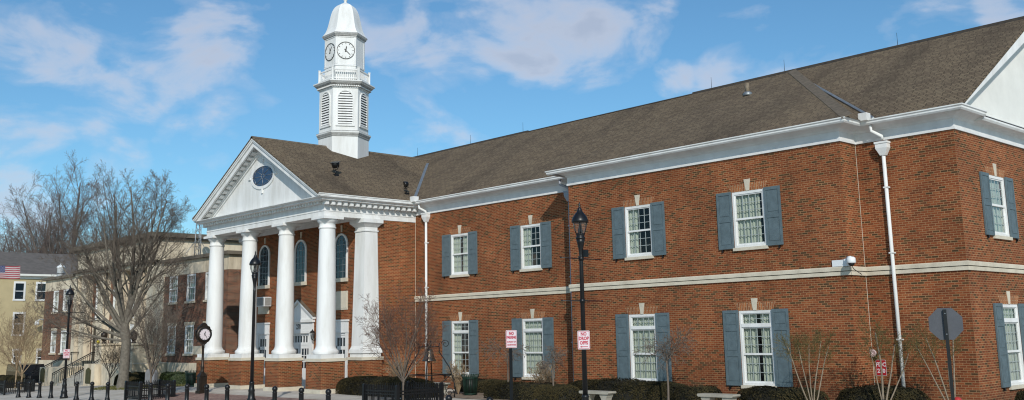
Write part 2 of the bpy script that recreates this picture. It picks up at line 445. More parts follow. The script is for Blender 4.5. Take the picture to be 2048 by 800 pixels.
for i in range(len(xs)-1):
    for j in range(len(ys)-1):
        mb.f.append([ids[i, j], ids[i+1, j], ids[i+1, j+1], ids[i, j+1]]); mb.m.append(0); mb.smooth.append(False)
structure(mb.build('ground', 'concrete'))
sheet(-200, 200, 2.0, 13.2, 4, .006, 'road', 'asphalt', lambda x, y: ground_z(x, 14)-.14)
sheet(-120, 60, 13.3, 13.62, 4, .02, 'kerb', 'kerb', lambda x, y: ground_z(x, 14))
sheet(-47.5, -34.5, 19.6, 22.2, .5, .018, 'paving_red', 'paver')
sheet(-34.2, -27.2, 25.4, 28.9, .5, .018, 'paving_tan', 'tanpaver')
sheet(-62.5, -53.0, 24.2, 28.7, .5, .016, 'planting_bed', 'soil')
# grass: one mass of blades round the big tree and along the old wing
mb = MB(); rg = random.Random(3)
for k in range(9000):
    x = rg.uniform(-62, -53); y = rg.uniform(22.4, 27.6)
    e = ((x+57.3)/4.4)**2+((y-24.2)/2.4)**2
    if e > 1 or rg.random() < e*.4: continue
    z = ground_z(x, y)+.01; h = rg.uniform(.05, .13); a = rg.uniform(0, PI); w = .02
    dx, dy = math.cos(a)*w, math.sin(a)*w; lx, ly = rg.uniform(-.04, .04), rg.uniform(-.04, .04)
    mb.face([(x-dx, y-dy, z), (x+dx, y+dy, z), (x+lx, y+ly, z+h)])
tag(mb.build('grass', 'grass', uv=False), 'thin yellow green grass around the foot of the big bare tree', 'grass', kind='stuff')

# ================================================================== BRICK COURTHOUSE
CH = empty('brick_courthouse', (-26, 29.4, ZG), 'long red brick courthouse with white columned portico, clock tower and blue grey shutters', 'courthouse')

zU0, zU1, zL0, zL1 = 2.657, 4.582, -1.834, .616
OW = 1.26/2; SW = .60; HW = 1.243
win_rows = [('up', zU0+.02, zU1-.03), ('low', zL0+.02, zL1-.03)]
def win_holes(xs): return [(x-OW, x+OW, z0, z1) for x in xs for _, z0, z1 in win_rows]

def shutter(T, u0, u1, z0, z1, panels, parent):
    mb = MB(T); d0, d1 = -.062, -.012
    mb.box(u0, u1, d0+.018, d1, z0, z1)
    st = .075
    mb.box(u0, u0+st, d0, d0+.018, z0, z1); mb.box(u1-st, u1, d0, d0+.018, z0, z1)
    zz = [z0+(z1-z0)*p for p in panels]
    edges = [z0]+zz+[z1]
    for i, e in enumerate(edges):
        a, b = (e, e+.10) if i == 0 else ((e-.10, e) if i == len(edges)-1 else (e-.055, e+.055))
        mb.box(u0+st, u1-st, d0, d0+.018, a, b)
    for a, b in zip(edges, edges[1:]):
        mb.box(u0+st+.045, u1-st-.045, d0+.006, d0+.018, a+.155, b-.155)
    # shutter dog at the foot
    sx = (u0+u1)/2+.16*(1 if u0 > 0 else -1)
    mb.box(sx-.012, sx+.012, -.07, -.0, z0-.10, z0-.004, 1)
    mb.box(sx-.03, sx+.03, -.075, -.06, z0-.06, z0-.03, 1)
    return mb.build('shutter', ['shutter', 'black'], parent)

def pane_bars(mb, u0, u1, z0, z1, nu, nz, y, t=.011, mi=0):
    for i in range(1, nu):
        u = u0+(u1-u0)*i/nu; mb.box(u-t, u+t, y-.012, y+.008, z0, z1, mi)
    for j in range(1, nz):
        z = z0+(z1-z0)*j/nz; mb.box(u0, u1, y-.0115, y+.0075, z-t, z+t, mi)

def curtain(T, u0, u1, z0, z1, y, parent, rnd, cover):
    mb = MB(T); n = 40
    spans = {'full': [(u0, u1)], 'left': [(u0, u0+(u1-u0)*.42)], 'split': [(u0, u0+(u1-u0)*.46), (u0+(u1-u0)*.60, u1)], 'most': [(u0, u0+(u1-u0)*.80)]}[cover]
    for a, b in spans:
        pr = None
        ph = rnd.uniform(0, 6)
        for i in range(n+1):
            u = a+(b-a)*i/n; w = .028*math.sin(ph+(u-a)*52+.9*math.sin((u-a)*9))
            p = ((u, y+w, z0), (u+.01*math.sin(7*u), y+w*.7, z1))
            if pr: mb.face([pr[0], p[0], p[1], pr[1]], 0, True)
            pr = p
    return mb.build('curtain', 'curtain', parent)

rw = random.Random(5)
def courthouse_window(T, row, z0, z1, cover, label=None):
    f = MB(T); fw = .075; yA, yB = -.004, .10
    # outer frame
    f.box(-OW, -OW+fw, yA, yB, z0, z1); f.box(OW-fw, OW, yA, yB, z0, z1)
    f.box(-OW+fw, OW-fw, yA, yB, z1-.085, z1); f.box(-OW+fw, OW-fw, yA, yB, z0, z0+.075)
    a, b = -OW+fw, OW-fw
    W = f.build('window', 'white', CH)
    s = MB(T); st = .045
    zb, zt = z0+.075, z1-.085
    if row == 'low':
        tr = z0+(z1-z0)*.805
        s.box(a, b, yA-.012, yB-.01, tr-.065, tr+.055)
        s.box(a, a+st, .02, .06, tr+.055, zt); s.box(b-st, b, .02, .06, tr+.055, zt)
        s.box(a+st, b-st, .02, .06, zt-.03, zt); pane_bars(s, a+st, b-st, tr+.055, zt-.03, 4, 2, .045, .0085, 1)
        top = tr-.065; mid = z0+(z1-z0)*.415
    else:
        top = zt; mid = (zb+zt)/2+.02
    s.box(a, a+st, .02, .055, mid, top); s.box(b-st, b, .02, .055, mid, top)
    s.box(a+st, b-st, .02, .055, top-.04, top); s.box(a, b, .015, .06, mid-.03, mid+.035)
    pane_bars(s, a+st, b-st, mid+.035, top-.04, 4, 3, .045, .0085, 1)
    s.box(a, a+st, .05, .085, zb, mid-.03); s.box(b-st, b, .05, .085, zb, mid-.03)
    s.box(a+st, b-st, .05, .085, zb, zb+.06); pane_bars(s, a+st, b-st, zb+.06, mid-.03, 4, 3, .073, .0085, 1)
    s.build('sash', ['white', 'muntin'], W)
    g = MB(T); g.face([(a, .040, mid), (b, .040, mid), (b, .040, zt), (a, .040, zt)]); g.face([(a, .066, zb), (b, .066, zb), (b, .066, mid), (a, .066, mid)])
    g.build('pane', 'glass', W)
    curtain(T, a-.02, b+.02, z0, z1, .125, W, rw, cover)
    # inner room lining, dark
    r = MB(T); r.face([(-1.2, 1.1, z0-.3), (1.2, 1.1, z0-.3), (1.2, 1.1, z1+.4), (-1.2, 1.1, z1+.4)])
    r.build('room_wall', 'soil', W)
    sl = MB(T); sl.box(-OW-.04, OW+.04, -.075, .12, z0-.105, z0-.002); sl.build('sill', 'lime', W)
    k = MB(T); k.prism([(-.065, z1+.005), (.065, z1+.005), (.125, z1+.40), (-.125, z1+.40)], 'y', -.022, .06); k.build('keystone', 'lime', W)
    l = MB(T)
    l.prism([(-OW-.03, z1+.006), (-.068, z1+.006), (-.105, z1+.272), (-OW-.19, z1+.272)], 'y', -.008, .05)
    l.prism([(.068, z1+.006), (OW+.03, z1+.006), (OW+.19, z1+.272), (.105, z1+.272)], 'y', -.008, .05)
    l.build('lintel', 'soldier', W)
    zz0, zz1 = (zU0, zU1) if row == 'up' else (zL0, zL1)
    pan = [.5] if row == 'up' else [.405, .745]
    shutter(T, -HW, -HW+SW, zz0, zz1, pan, W); shutter(T, HW-SW, HW, zz0, zz1, pan, W)
    return W

# --- walls
mb = MB()
mid_x = [-35.174, -30.455]; pav_x = [-23.554, -18.773]; side_y = [32.06, 37.4]
def holes_local(xs, o): return [(x-o-OW, x-o+OW, z0, z1) for x in xs for _, z0, z1 in win_rows]
mb.T = frame(XM0, YM, 0); mb.wall(0, XP0-XM0, ZG-.6, ZE-.1, holes_local(mid_x, XM0))
mb.T = frame(XP0, YP, 0); mb.wall(0, XP1-XP0, ZG-.6, ZE-.1, holes_local(pav_x, XP0))
mb.T = frame(XP1, YR, 0); mb.wall(0, XR-XP1, ZG-.6, ZE-.1)
mb.T = frame(XP0, YM, -PI/2); mb.wall(0, YM-YP, ZG-.6, ZE-.1)
mb.T = frame(XP1, YP, PI/2); mb.wall(0, YR-YP, ZG-.6, ZE-.1)
mb.T = frame(XR, YR, PI/2); mb.wall(0, YB-YR, ZG-.6, ZE-.1, holes_local(side_y, YR))
mb.T = frame(XR, YB, PI); mb.wall(0, XR+51, ZG-.6, ZE-.1)
mb.T = frame(-51, YB, -PI/2); mb.wall(0, YB-YM, ZG-.6, ZE-.1)
mb.T = frame(-51, YM, 0); mb.wall(0, XL+51, ZG-.6, ZE-.1)
# portico block
mb.T = frame(XM0, YW, PI/2); mb.wall(0, YM-YW, ZG-.6, 5.6)
mb.T = frame(XL, YM, -PI/2); mb.wall(0, YM-YW, ZG-.6, 5.6)
mb.T = frame(XL, YW, 0)
doors = [(-48.0, .66), (-44.34, 1.05), (-40.64, .66)]
mb.wall(0, XM0-XL, ZG-.6, 5.6, [(x-w-XL, x+w-XL, ZG-.02, (.3 if w < 1 else .2)) for x, w in doors], depth=.12)
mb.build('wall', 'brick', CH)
# sealant joints at the inner corners
mb = MB()
mb.box(XM0+.001, XM0+.014, YM-.014, YM-.002, ZG, 5.7); mb.build('joint', 'lime', CH)
mb = MB(); mb.box(XP1+.001, XP1+.013, YR-.013, YR-.002, ZG, 5.7); mb.build('joint', 'lime', CH)
covers = iter(['split', 'left', 'left', 'most', 'full', 'left', 'full', 'split', 'full', 'full', 'full', 'most'])
order = [(mid_x[0], YM, 'up', 'split'), (mid_x[0], YM, 'low', 'left'), (mid_x[1], YM, 'up', 'left'), (mid_x[1], YM, 'low', 'most'),
         (pav_x[0], YP, 'up', 'left'), (pav_x[0], YP, 'low', 'full'), (pav_x[1], YP, 'up', 'most'), (pav_x[1], YP, 'low', 'split')]
rowz = {r: (a, b) for r, a, b in win_rows}
for x, y, row, cov in order:
    courthouse_window(frame(x, y, 0), row, *rowz[row], cov)
for y in side_y:
    for row in ('up', 'low'): courthouse_window(frame(XR, y, PI/2), row, *rowz[row], 'full')

main_path = [(XM0, YM), (XP0, YM), (XP0, YP), (XP1, YP), (XP1, YR), (XR, YR), (XR, YB)]
# --- belt course
mb = MB()
mb.sweep(main_path, [(-.02, 1.694), (.07, 1.694), (.07, 1.80), (.045, 1.826), (-.02, 1.826)])
mb.sweep(main_path, [(-.02, 1.558), (.045, 1.558), (.045, 1.672), (-.02, 1.672)])
mb.build('belt_course', 'lime', CH)
mb = MB(); mb.sweep(main_path, [(-.02, 1.670), (.012, 1.670), (.012, 1.696), (-.02, 1.696)]); mb.build('belt_joint', 'signblack', CH)
# --- frieze and crown under the eaves
mb = MB()
mb.sweep(main_path, [(-.02, ZF), (.05, ZF), (.05, ZF+.085), (.03, ZF+.095), (.03, ZF+.32), (.06, ZF+.34), (.10, ZF+.39), (.30, ZF+.49), (.40, ZF+.50), (.40, ZF+.56), (-.02, ZF+.56)])
mb.build('cornice', 'greytrim', CH)
gpath = [(XM0, YF-.62)]+[(q[0]-.24 if q[0] == XP0 else q[0], q[1]) for q in main_path[:-1]]+[(XR, YR+1.25)]
mb = MB()
mb.sweep(gpath, [(.38, 6.20), (.46, 6.185), (.50, 6.235), (.50, 6.285), (.535, 6.31), (.535, 6.345), (.49, 6.345), (.47, 6.26), (.38, 6.26)])
mb.build('gutter', 'white', CH)
# return cornice along the gable side
mb = MB()
mb.sweep([(XR, YR+1.25), (XR, YB)], [(-.02, 6.10), (.36, 6.10), (.40, 6.16), (.40, 6.25), (.34, 6.29), (-.02, 6.42)])
mb.build('side_cornice', 'white', CH)

# --- roofs
EO = .50
mslope = .6; yE = YM-EO; zR = 10.53; yRg = yE+(zR-6.33)/mslope
GX = XR+.42; LX = -51.4
def mz(y): return 6.33+mslope*(y-yE)
pz = lambda x: 9.86-.563*abs(x+44.28)
mb = MB()
pr_y = yE+(9.86-6.33)/mslope
# front slope, back slope
mb.face([(LX, yE, 6.33), (GX, yE, 6.33), (GX, yRg, zR), (LX, yRg, zR)])
yBk = 2*yRg-yE
mb.face([(GX, yBk, 6.33), (LX, yBk, 6.33), (LX, yRg, zR), (GX, yRg, zR)])
# roof edge thickness at gable and eave
mb.face([(GX, yE, 6.33), (GX, yE, 6.24), (GX, yRg, zR-.09), (GX, yRg, zR)]); mb.face([(GX, yRg, zR), (GX, yRg, zR-.09), (GX, yBk, 6.24), (GX, yBk, 6.33)])
mb.face([(LX, yE, 6.33), (LX, yRg, zR), (LX, yBk, 6.33)])
# projecting pavilion: triangular front slope and two side slopes meeting at the ridge
xa, xb, yp = XP0-.72, XP1+.56, YP-EO; ax = (-21.37); ay, az = yRg+.0, zR+.012
mb.face([(xa, yp, 6.34), (xb, yp, 6.34), (ax, ay, az)])
mb.face([(xb, yp, 6.34), (xb+.02, yE+.02, 6.335), (ax, ay, az)])
mb.face([(xa-.02, yE+.02, 6.335), (xa, yp, 6.34), (ax, ay, az)])
# portico gable roof
yf = YF-.66; ex = 6.25
for sgn in (-1, 1):
    e = (-44.28+sgn*ex, pz(-44.28+sgn*ex))
    q = [(e[0], yf, e[1]), (e[0], yE+(e[1]-6.33)/mslope+.3, e[1]), (-44.28, pr_y+.3, 9.86), (-44.28, yf, 9.86)]
    mb.face(q if sgn > 0 else q[::-1])
    t = [(e[0], yf, e[1]), (-44.28, yf, 9.86), (-44.28, yf, 9.78), (e[0], yf, e[1]-.08)]
    mb.face(t if sgn > 0 else t[::-1])
RF = mb.build('roof', 'shingle', CH)
mb = MB()
d = .13
def ridge_strip(a, b, w=.16, h=.035):
    a = Vector(a); b = Vector(b); dirv = (b-a).normalized(); s_ = dirv.cross(Vector((0, 0, 1))).normalized()*w
    up = Vector((0, 0, h))
    mb.hexa([a-s_-up*2.6, b-s_-up*2.6, b+s_-up*2.6, a+s_-up*2.6, a-s_*.3+up, b-s_*.3+up, b+s_*.3+up, a+s_*.3+up])
ridge_strip((LX, yRg, zR), (-37.2, yRg, zR), h=.045); ridge_strip((-37.2, yRg, zR-.02), (-26.4, yRg, zR-.02), h=.02)
ridge_strip((-26.4, yRg, zR), (GX, yRg, zR), h=.05); mb.build('ridge_cap', 'ridgedark', RF); mb = MB(); ridge_strip((-44.28, yf, 9.86), (-44.28, pr_y, 9.86), h=.03)
mb.build('ridge_cap', 'ridge', RF)
mb = MB()
def flash(a, b, nrm_, w=.14):
    a = Vector(a); b = Vector(b); s_ = (b-a).normalized().cross(Vector(nrm_)).normalized()*w; up = Vector((0, 0, .03))
    mb.hexa([a-s_, b-s_, b+s_, a+s_, a-s_+up, b-s_+up, b+s_+up, a+s_+up])
vx0 = XM0+.45; va = Vector((vx0, yE+(pz(vx0)-6.33)/mslope, pz(vx0))); vb = Vector((-43.6, yE+(pz(-43.6)-6.33)/mslope, pz(-43.6)))
flash(va, vb, (.28, -.3, .9)); mb.build('valley_flashing', 'zinc', RF); mb = MB()
a_ = Vector((xb+.25, yE+.12, mz(yE+.12))); b_ = Vector((ax, ay, az))
flash(a_+Vector((-.02, 0, .01)), a_.lerp(b_, .86)+Vector((-.10, 0, .02)), (0, -.5, .85), .045)
mb.build('valley_flashing', 'zinc', RF)
mb = MB()
hp = Vector((xb, yp, 6.34)); flash(hp+Vector((.02, .02, .0)), hp.lerp(b_, .985), (0, -.5, .85), .17)
mb.build('hip_cap', 'ridge', RF)
mb = MB(); mb.lathe([(.20, -.10), (.18, .02), (.10, .08)], (-21.85, 33.4, 9.26), 12, mi=1); mb.lathe([(.09, .08), (.085, .46), (.07, .46)], (-21.85, 33.4, 9.22), 12); mb.build('vent_pipe', ['myrtlebark', 'zinc'], RF)
for x in (-16.73, -21.67, -25.38, -37.6, -41.91, -46.81):
    r_ = MB(); r_.tube([(x, yRg, zR), (x, yRg, zR+.55)], [.011, .006], 5); r_.build('lightning_rod', 'black', RF)
# scupper boxes where valleys drain
mb = MB(); mb.box(XP1+.50, XP1+.78, YR-.62, YR-.36, 6.32, 6.56); mb.build('splash_guard', 'white', RF); mb = MB(); mb.box(XM0+.42, XM0+.72, YM-.66, YM-.36, 6.30, 6.56)
mb.build('splash_guard', 'white', RF)

# --- right gable: white tympanum and raking board
mb = MB(); mb.face([(XR-.01, YR-.1, 6.3), (XR-.01, yBk-.4, 6.3), (XR-.01, yRg, zR-.1)]); mb.build('gable', 'offwhite', CH)
mb = MB(); dv = Vector((0, yRg-yE, zR-6.33)).normalized(); nv = Vector((0, -dv.z, dv.y))
for (y0_, s) in ((yE, 1), (yBk, -1)):
    a = Vector((0, y0_-.02*s, 6.23)); b = Vector((0, yRg, zR-.10)); dn = Vector((0, 0, -.30))
    mb.hexa([(GX-.46, a.y, a.z), (GX-.012, a.y, a.z), (GX-.012, b.y, b.z), (GX-.46, b.y, b.z)][::-1]+[(GX-.46, a.y, a.z-.06), (GX-.012, a.y, a.z-.06), (GX-.012, b.y, b.z-.42), (GX-.46, b.y, b.z-.42)][::-1])
    a2 = a+Vector((0, .3*s, .18)); 
mb.build('raking_board', 'white', CH)

# --- downspouts with leader heads
def downspout(x, yw, zt, mat, lead, zb):
    mb = MB(); yy = yw-.11
    mb.tube([(x-lead, yw-.36, 6.2), (x-lead, yw-.36, 6.0), (x, yw-.13, 5.83), (x, yy, 5.74)], .055, 8)
    mb.tube([(x, yy, zt-.1), (x, yy, zb)], .058, 10)
    for z in (zt-1.2, 2.2, -.4):
        mb.box(x-.075, x+.075, yy-.062, yw-.003, z-.02, z+.02)
    o = mb.build('downspout', mat, CH)
    h = MB(); h.box(x-.21, x+.21, yw-.26, yw-.004, zt+.17, zt+.23); h.box(x-.19, x+.19, yw-.24, yw-.006, zt+.03, zt+.17)
    h.hexa([(x-.08, yw-.18, zt-.2), (x+.08, yw-.18, zt-.2), (x+.08, yw-.03, zt-.2), (x-.08, yw-.03, zt-.2), (x-.19, yw-.24, zt+.03), (x+.19, yw-.24, zt+.03), (x+.19, yw-.005, zt+.03), (x-.19, yw-.005, zt+.03)])
    h.build('leader_head', mat, o)
downspout(-37.55, YM, 5.52, 'white', .22, ZG); downspout(-28.02, YM, 5.48, 'pipegrey', .28, ZG); downspout(-14.36, YR, 5.42, 'white', .22, -1.9)

# ---------------------------------------------------------------- portico
ppath = [(XL, YM), (XL, YF), (XM0, YF), (XM0, YM)]
mb = MB()
mb.sweep(ppath, [(-.72, 5.385), (.02, 5.385), (.02, 5.60), (.045, 5.615), (.045, 5.645), (.02, 5.65), (.02, 5.93), (.06, 5.97), (.06, 6.05), (-.72, 6.05)])
mb.sweep([(XL+.9, YM), (XL+.9, YW-.02), (XM0-.9, YW-.02), (XM0-.9, YM)], [(-.3, 5.39), (.06, 5.39), (.06, 5.62), (.09, 5.64), (.09, 5.75), (-.3, 5.75)])
mb.build('entablature', 'white', CH)
mb = MB(); mb.box(XL+.3, XM0-.3, YF+.3, YW+.1, 5.74, 5.80); mb.build('porch_ceiling', 'white', CH)
mb = MB()
mb.sweep(ppath, [(-.2, 6.052), (.30, 6.052), (.42, 6.07), (.42, 6.12), (.50, 6.15), (.55, 6.19), (.55, 6.215), (-.2, 6.235)])
# modillions / dentils
x = XL+.05
while x < XM0: mb.box(x-.06, x+.06, YF-.25, YF-.05, 5.93, 6.053); x += .25
y = YF-.05
while y < YM-.2:
    mb.box(XM0+.05, XM0+.32, y-.085, y+.085, 5.88, 6.053); mb.box(XL-.32, XL-.05, y-.085, y+.085, 5.88, 6.053); y += .33
mb.build('portico_cornice', 'white', CH)
# pediment
mb = MB(); mb.prism([(XL-.1, 6.2), (XM0+.1, 6.2), (-44.28, 9.55)], 'y', YF-.0, YF+.2); PD = mb.build('pediment', 'white', CH)
mb = MB()
th = math.atan(.563)
for s in (-1, 1):
    def band(w0, w1, ya, yb, cut=0.0):
        # strip parallel to the slope; w measured downwards (vertical) from the roof line
        e0 = min(ex+.04, (9.86-w0-6.222)/.563); e1 = min(ex+.04, (9.86-w1-6.222)/.563)
        p = [(-44.28+s*e0, 9.86-.563*e0-w0), (-44.28, 9.86-w0), (-44.28, 9.86-w1), (-44.28+s*e1, 9.86-.563*e1-w1)]
        mb.prism(p, 'y', ya, yb)
    band(.08, .16, YF-.64, YF+.1); band(.162, .25, YF-.60, YF+.1); band(.252, .33, YF-.53, YF+.1); band(.332, .50, YF-.53, YF-.44)
    band(.332, .56, YF-.14, YF+.1); band(.562, .68, YF-.07, YF+.1)
    t = .5
    while t < ex-.9:
        xx = -44.28+s*t; zc = pz(xx)-.425
        dx_, dz_ = math.cos(th), -s*math.sin(th); nx_, nz_ = s*math.sin(th), math.cos(th)
        pts = [(xx+u*dx_+w*nx_, zc+u*dz_+w*nz_) for u, w in ((-.115, -.085), (.115, -.085), (.115, .085), (-.115, .085))]
        mb.prism(pts, 'y', YF-.40, YF-.142); t += .36
mb.build('raking_cornice', 'white', PD)
# oval window
ocx, ocz, orx, orz = -44.20, 7.92, 1.04, .50
def ring(mb, cx, cz, rx, rz, w, ya, yb, n=36, a0=0, a1=2*PI):
    for k in range(n):
        A, B = a0+(a1-a0)*k/n, a0+(a1-a0)*(k+1)/n
        def P(a, g, y): return (cx+(rx+g)*math.cos(a), y, cz+(rz+g)*math.sin(a))
        mb.hexa([P(A, 0, ya), P(B, 0, ya), P(B, 0, yb), P(A, 0, yb), P(A, w, ya), P(B, w, ya), P(B, w, yb), P(A, w, yb)])
mb = MB(); ring(mb, ocx, ocz, orx, orz, .15, YF-.05, YF+.05)
for a in (0, PI/2, PI, 3*PI/2):
    cx_, cz_ = ocx+math.cos(a)*(orx+.24), ocz+math.sin(a)*(orz+.24)
    mb.box(cx_-(.12 if math.cos(a)**2 > .5 else .05), cx_+(.12 if math.cos(a)**2 > .5 else .05), YF-.075, YF+.02, cz_-(.12 if math.sin(a)**2 > .5 else .05), cz_+(.12 if math.sin(a)**2 > .5 else .05))
OV = mb.build('oval_window', 'white', PD)
mb = MB(); mb.face([(ocx+orx*1.01*math.cos(2*PI*k/32), YF-.012, ocz+orz*1.01*math.sin(2*PI*k/32)) for k in range(32)][::1]); mb.build('oval_pane', 'blueglass', PD)
mb = MB()
for k in range(8):
    a = 2*PI*k/8+PI/8*0
    mb.tube([(ocx+.13*math.cos(a), YF-.02, ocz+.12*math.sin(a)), (ocx+orx*math.cos(a), YF-.02, ocz+orz*math.sin(a))], .012, 4)
    a2 = a+PI/8
    arc = [(ocx+orx*(.96-.16*math.sin(PI*t))*math.cos(a+PI/4*t), YF-.02, ocz+orz*(.96-.16*math.sin(PI*t))*math.sin(a+PI/4*t)) for t in (0, .25, .5, .75, 1)]
    mb.tube(arc, .01, 4)
mb.tube([(ocx+.13*math.cos(2*PI*k/12), YF-.02, ocz+.12*math.sin(2*PI*k/12)) for k in range(13)], .012, 4)
mb.build('oval_muntin', 'zinc', PD)

# columns
AX = [-38.9, -42.5, -46.1, -49.7]; AY = 24.72
prof = [(.56, -.77), (.575, -.73), (.585, -.68), (.575, -.62), (.54, -.585), (.495, -.57), (.485, -.53), (.45, -.48), (.432, -.38)]
for i in range(1, 9):
    t = i/8; prof.append((.432-.07*t**1.8, -.38+5.18*t))
prof += [(.362, 4.83), (.40, 4.85), (.405, 4.88), (.40, 4.905), (.365, 4.92), (.362, 5.06), (.375, 5.08), (.42, 5.12), (.465, 5.19), (.485, 5.24), (.485, 5.262)]
for x in AX:
    mb = MB(); mb.lathe(prof, (x, AY, 0), 40); mb.box(x-.53, x+.53, AY-.53, AY+.53, 5.262, 5.383)
    C = mb.build('column', 'white', CH)
    mb = MB(); mb.box(x-.60, x+.60, AY-.60, AY+.60, -.948, -.772); mb.build('plinth', 'white', C)
    mb = MB(); px = .62
    y0, y1 = AY-.62, AY+.62
    mb.box(x-px, x+px, y0, y1, -2.27, -1.085, 0); mb.box(x-px-.04, x+px+.04, y0-.04, y1+.04, -1.083, -.95, 1)
    mb.box(x-px-.06, x+px+.06, y0-.06, y1+.06, -2.75, -2.272, 1)
    mb.build('pedestal', ['brick', 'lime'], CH)
# pilasters at the porch ends
for s, xo in ((1, XM0), (-1, XL)):
    mb = MB(); x1 = xo+s*.11; x0 = xo-s*.80; ya, yb = YW-.24, YW+.62
    xa_, xb_ = min(x0, x1), max(x0, x1)
    e = .045
    def fr(g, z): return [(xa_-g, ya-g, z), (xb_+g, ya-g, z), (xb_+g, yb+g, z), (xa_-g, yb+g, z)]
    def lay(g0, z0, g1, z1): mb.hexa(fr(g0, z0)+fr(g1, z1))
    lay(.07, -.95, .07, -.77); lay(.12, -.772, .10, -.60); lay(.08, -.602, .02, -.45); lay(.02, -.452, -.0, .6); lay(.0, .598, -.07, 4.80)
    lay(-.03, 4.802, -.03, 4.86); lay(-.07, 4.862, -.07, 5.02); lay(-.05, 5.022, .05, 5.13); lay(.05, 5.132, .13, 5.2); lay(.13, 5.202, .13, 5.383)
    PL = mb.build('pilaster', 'white', CH)
    mb = MB(); mb.box(xa_-.12, xb_+.10, ya-.15, yb+.12, -2.24, -1.085, 0); mb.box(xa_-.17, xb_+.15, ya-.2, yb+.17, -1.083, -.95, 1); mb.box(xa_-.2, xb_+.17, ya-.25, yb+.2, -2.75, -2.242, 1)
    mb.build('pedestal', ['brick', 'lime'], CH)

# porch wall: arched windows, stone panels, doors
for i, x in enumerate((-48.0, -44.34, -40.64)):
    mb = MB(); zs = 4.33; hw = .46
    ring(mb, x, zs, hw, hw, .09, YW-.07, YW+.01, 20, 0, PI)
    mb.box(x-hw-.09, x-hw, YW-.07, YW+.01, 2.74, zs); mb.box(x+hw, x+hw+.09, YW-.07, YW+.01, 2.74, zs)
    AW = mb.build('arched_window', 'white', CH)
    mb = MB(); mb.face([(x-hw, YW-.02, 2.74), (x+hw, YW-.02, 2.74)]+[(x+hw*math.cos(PI*k/16), YW-.02, zs+hw*math.sin(PI*k/16)) for k in range(17)]); mb.build('pane', 'darkglass', AW)
    mb = MB()
    for u in (-.155, .155): mb.box(x+u-.009, x+u+.009, YW-.032, YW-.022, 2.74, zs+.42)
    for z in (3.05, 3.37, 3.69, 4.01, 4.33): mb.box(x-hw, x+hw, YW-.033, YW-.0225, z-.009, z+.009)
    mb.tube([(x+.27*math.cos(PI*k/10), YW-.028, zs+.27*math.sin(PI*k/10)) for k in range(11)], .008, 4)
    mb.build('muntin', 'zinc', AW)
    mb = MB(); mb.box(x-hw-.12, x+hw+.12, YW-.11, YW+.01, 2.56, 2.738); mb.build('sill', 'lime', AW)
    mb = MB(); mb.prism([(x-.035, 4.95), (x+.035, 4.95), (x+.055, 5.27), (x-.055, 5.27)], 'y', YW-.05, YW+.01); mb.build('keystone', 'lime', AW)
    if i != 1:
        mb = MB(); mb.box(x-.58, x+.58, YW-.03, YW+.01, 1.24, 2.12); mb.box(x-.5, x+.5, YW-.045, YW-.031, 1.32, 2.04); mb.build('wall_panel', 'lime', CH)
# side doors
for x in (-48.0, -40.64):
    mb = MB(); w = .66
    mb.box(x-w, x+w, YW-.05, YW+.06, .22, .70); mb.box(x-w-.05, x+w+.05, YW-.09, YW+.02, .70, .78); mb.box(x-w-.03, x+w+.03, YW-.07, YW+.02, .17, .218)
    mb.box(x-w, x-w+.22, YW-.045, YW+.06, ZG, .168); mb.box(x+w-.22, x+w, YW-.045, YW+.06, ZG, .168)
    mb.box(x-w+.22, x+w-.22, YW+.0, YW+.06, .05, .168)
    D = mb.build('side_door', 'white', CH)
    mb = MB(); a, b = x-w+.22, x+w-.22
    mb.box(a, b, YW+.02, YW+.07, -.62, -.46); mb.box(a, a+.09, YW+.02, YW+.07, ZG, .05); mb.box(b-.09, b, YW+.02, YW+.07, ZG, .05)
    mb.box(a+.09, b-.09, YW+.021, YW+.07, ZG, -1.55); mb.box(a+.09, b-.09, YW+.021, YW+.07, -.06, .05)
    for u in (1/3, 2/3):
        uu = a+.09+(b-a-.18)*u; mb.box(uu-.015, uu+.015, YW+.03, YW+.06, -1.55, -.06)
    mb.build('door_leaf', 'white', D)
    mb = MB(); mb.face([(a, YW+.055, -1.6), (b, YW+.055, -1.6), (b, YW+.055, .03), (a, YW+.055, .03)]); mb.build('pane', 'darkglass', D)
# main entrance with small pediment
x = -44.34; w = 1.05
mb = MB()
mb.box(x-w-.28, x-w+.04, YW-.09, YW+.05, ZG, .18); mb.box(x+w-.04, x+w+.28, YW-.09, YW+.05, ZG, .18)
mb.box(x-w-.30, x+w+.30, YW-.10, YW+.02, .18, .30); mb.box(x-w-.28, x+w+.28, YW-.08, YW+.02, .302, .72); mb.box(x-w-.36, x+w+.36, YW-.17, YW+.02, .722, .86)
mb.prism([(x-w-.36, .862), (x+w+.36, .862), (x, 1.72)], 'y', YW-.06, YW+.01)
for s in (-1, 1):
    e = w+.42
    mb.prism([(x+s*e, .865), (x+s*e, .985), (x, 1.86), (x, 1.74)], 'y', YW-.17, YW+.0)
ED = mb.build('main_entrance', 'white', CH)
mb = MB()
for s in (-1, 1):
    e = w+.46
    mb.prism([(x+s*e, .99), (x+s*e, 1.03), (x, 1.905), (x, 1.865)], 'y', YW-.20, YW-.002)
mb.build('entrance_roof', 'ridge', ED)
mb = MB(); a, b = x-w+.04, x+w-.04
mb.box(a, b, YW+.01, YW+.06, -.42, -.26); mb.box(a, b, YW+.01, YW+.06, .06, .18)
for k in range(9):
    uu = a+(b-a)*k/8; mb.box(uu-.025, uu+.025, YW+.012, YW+.055, -.26, .06)
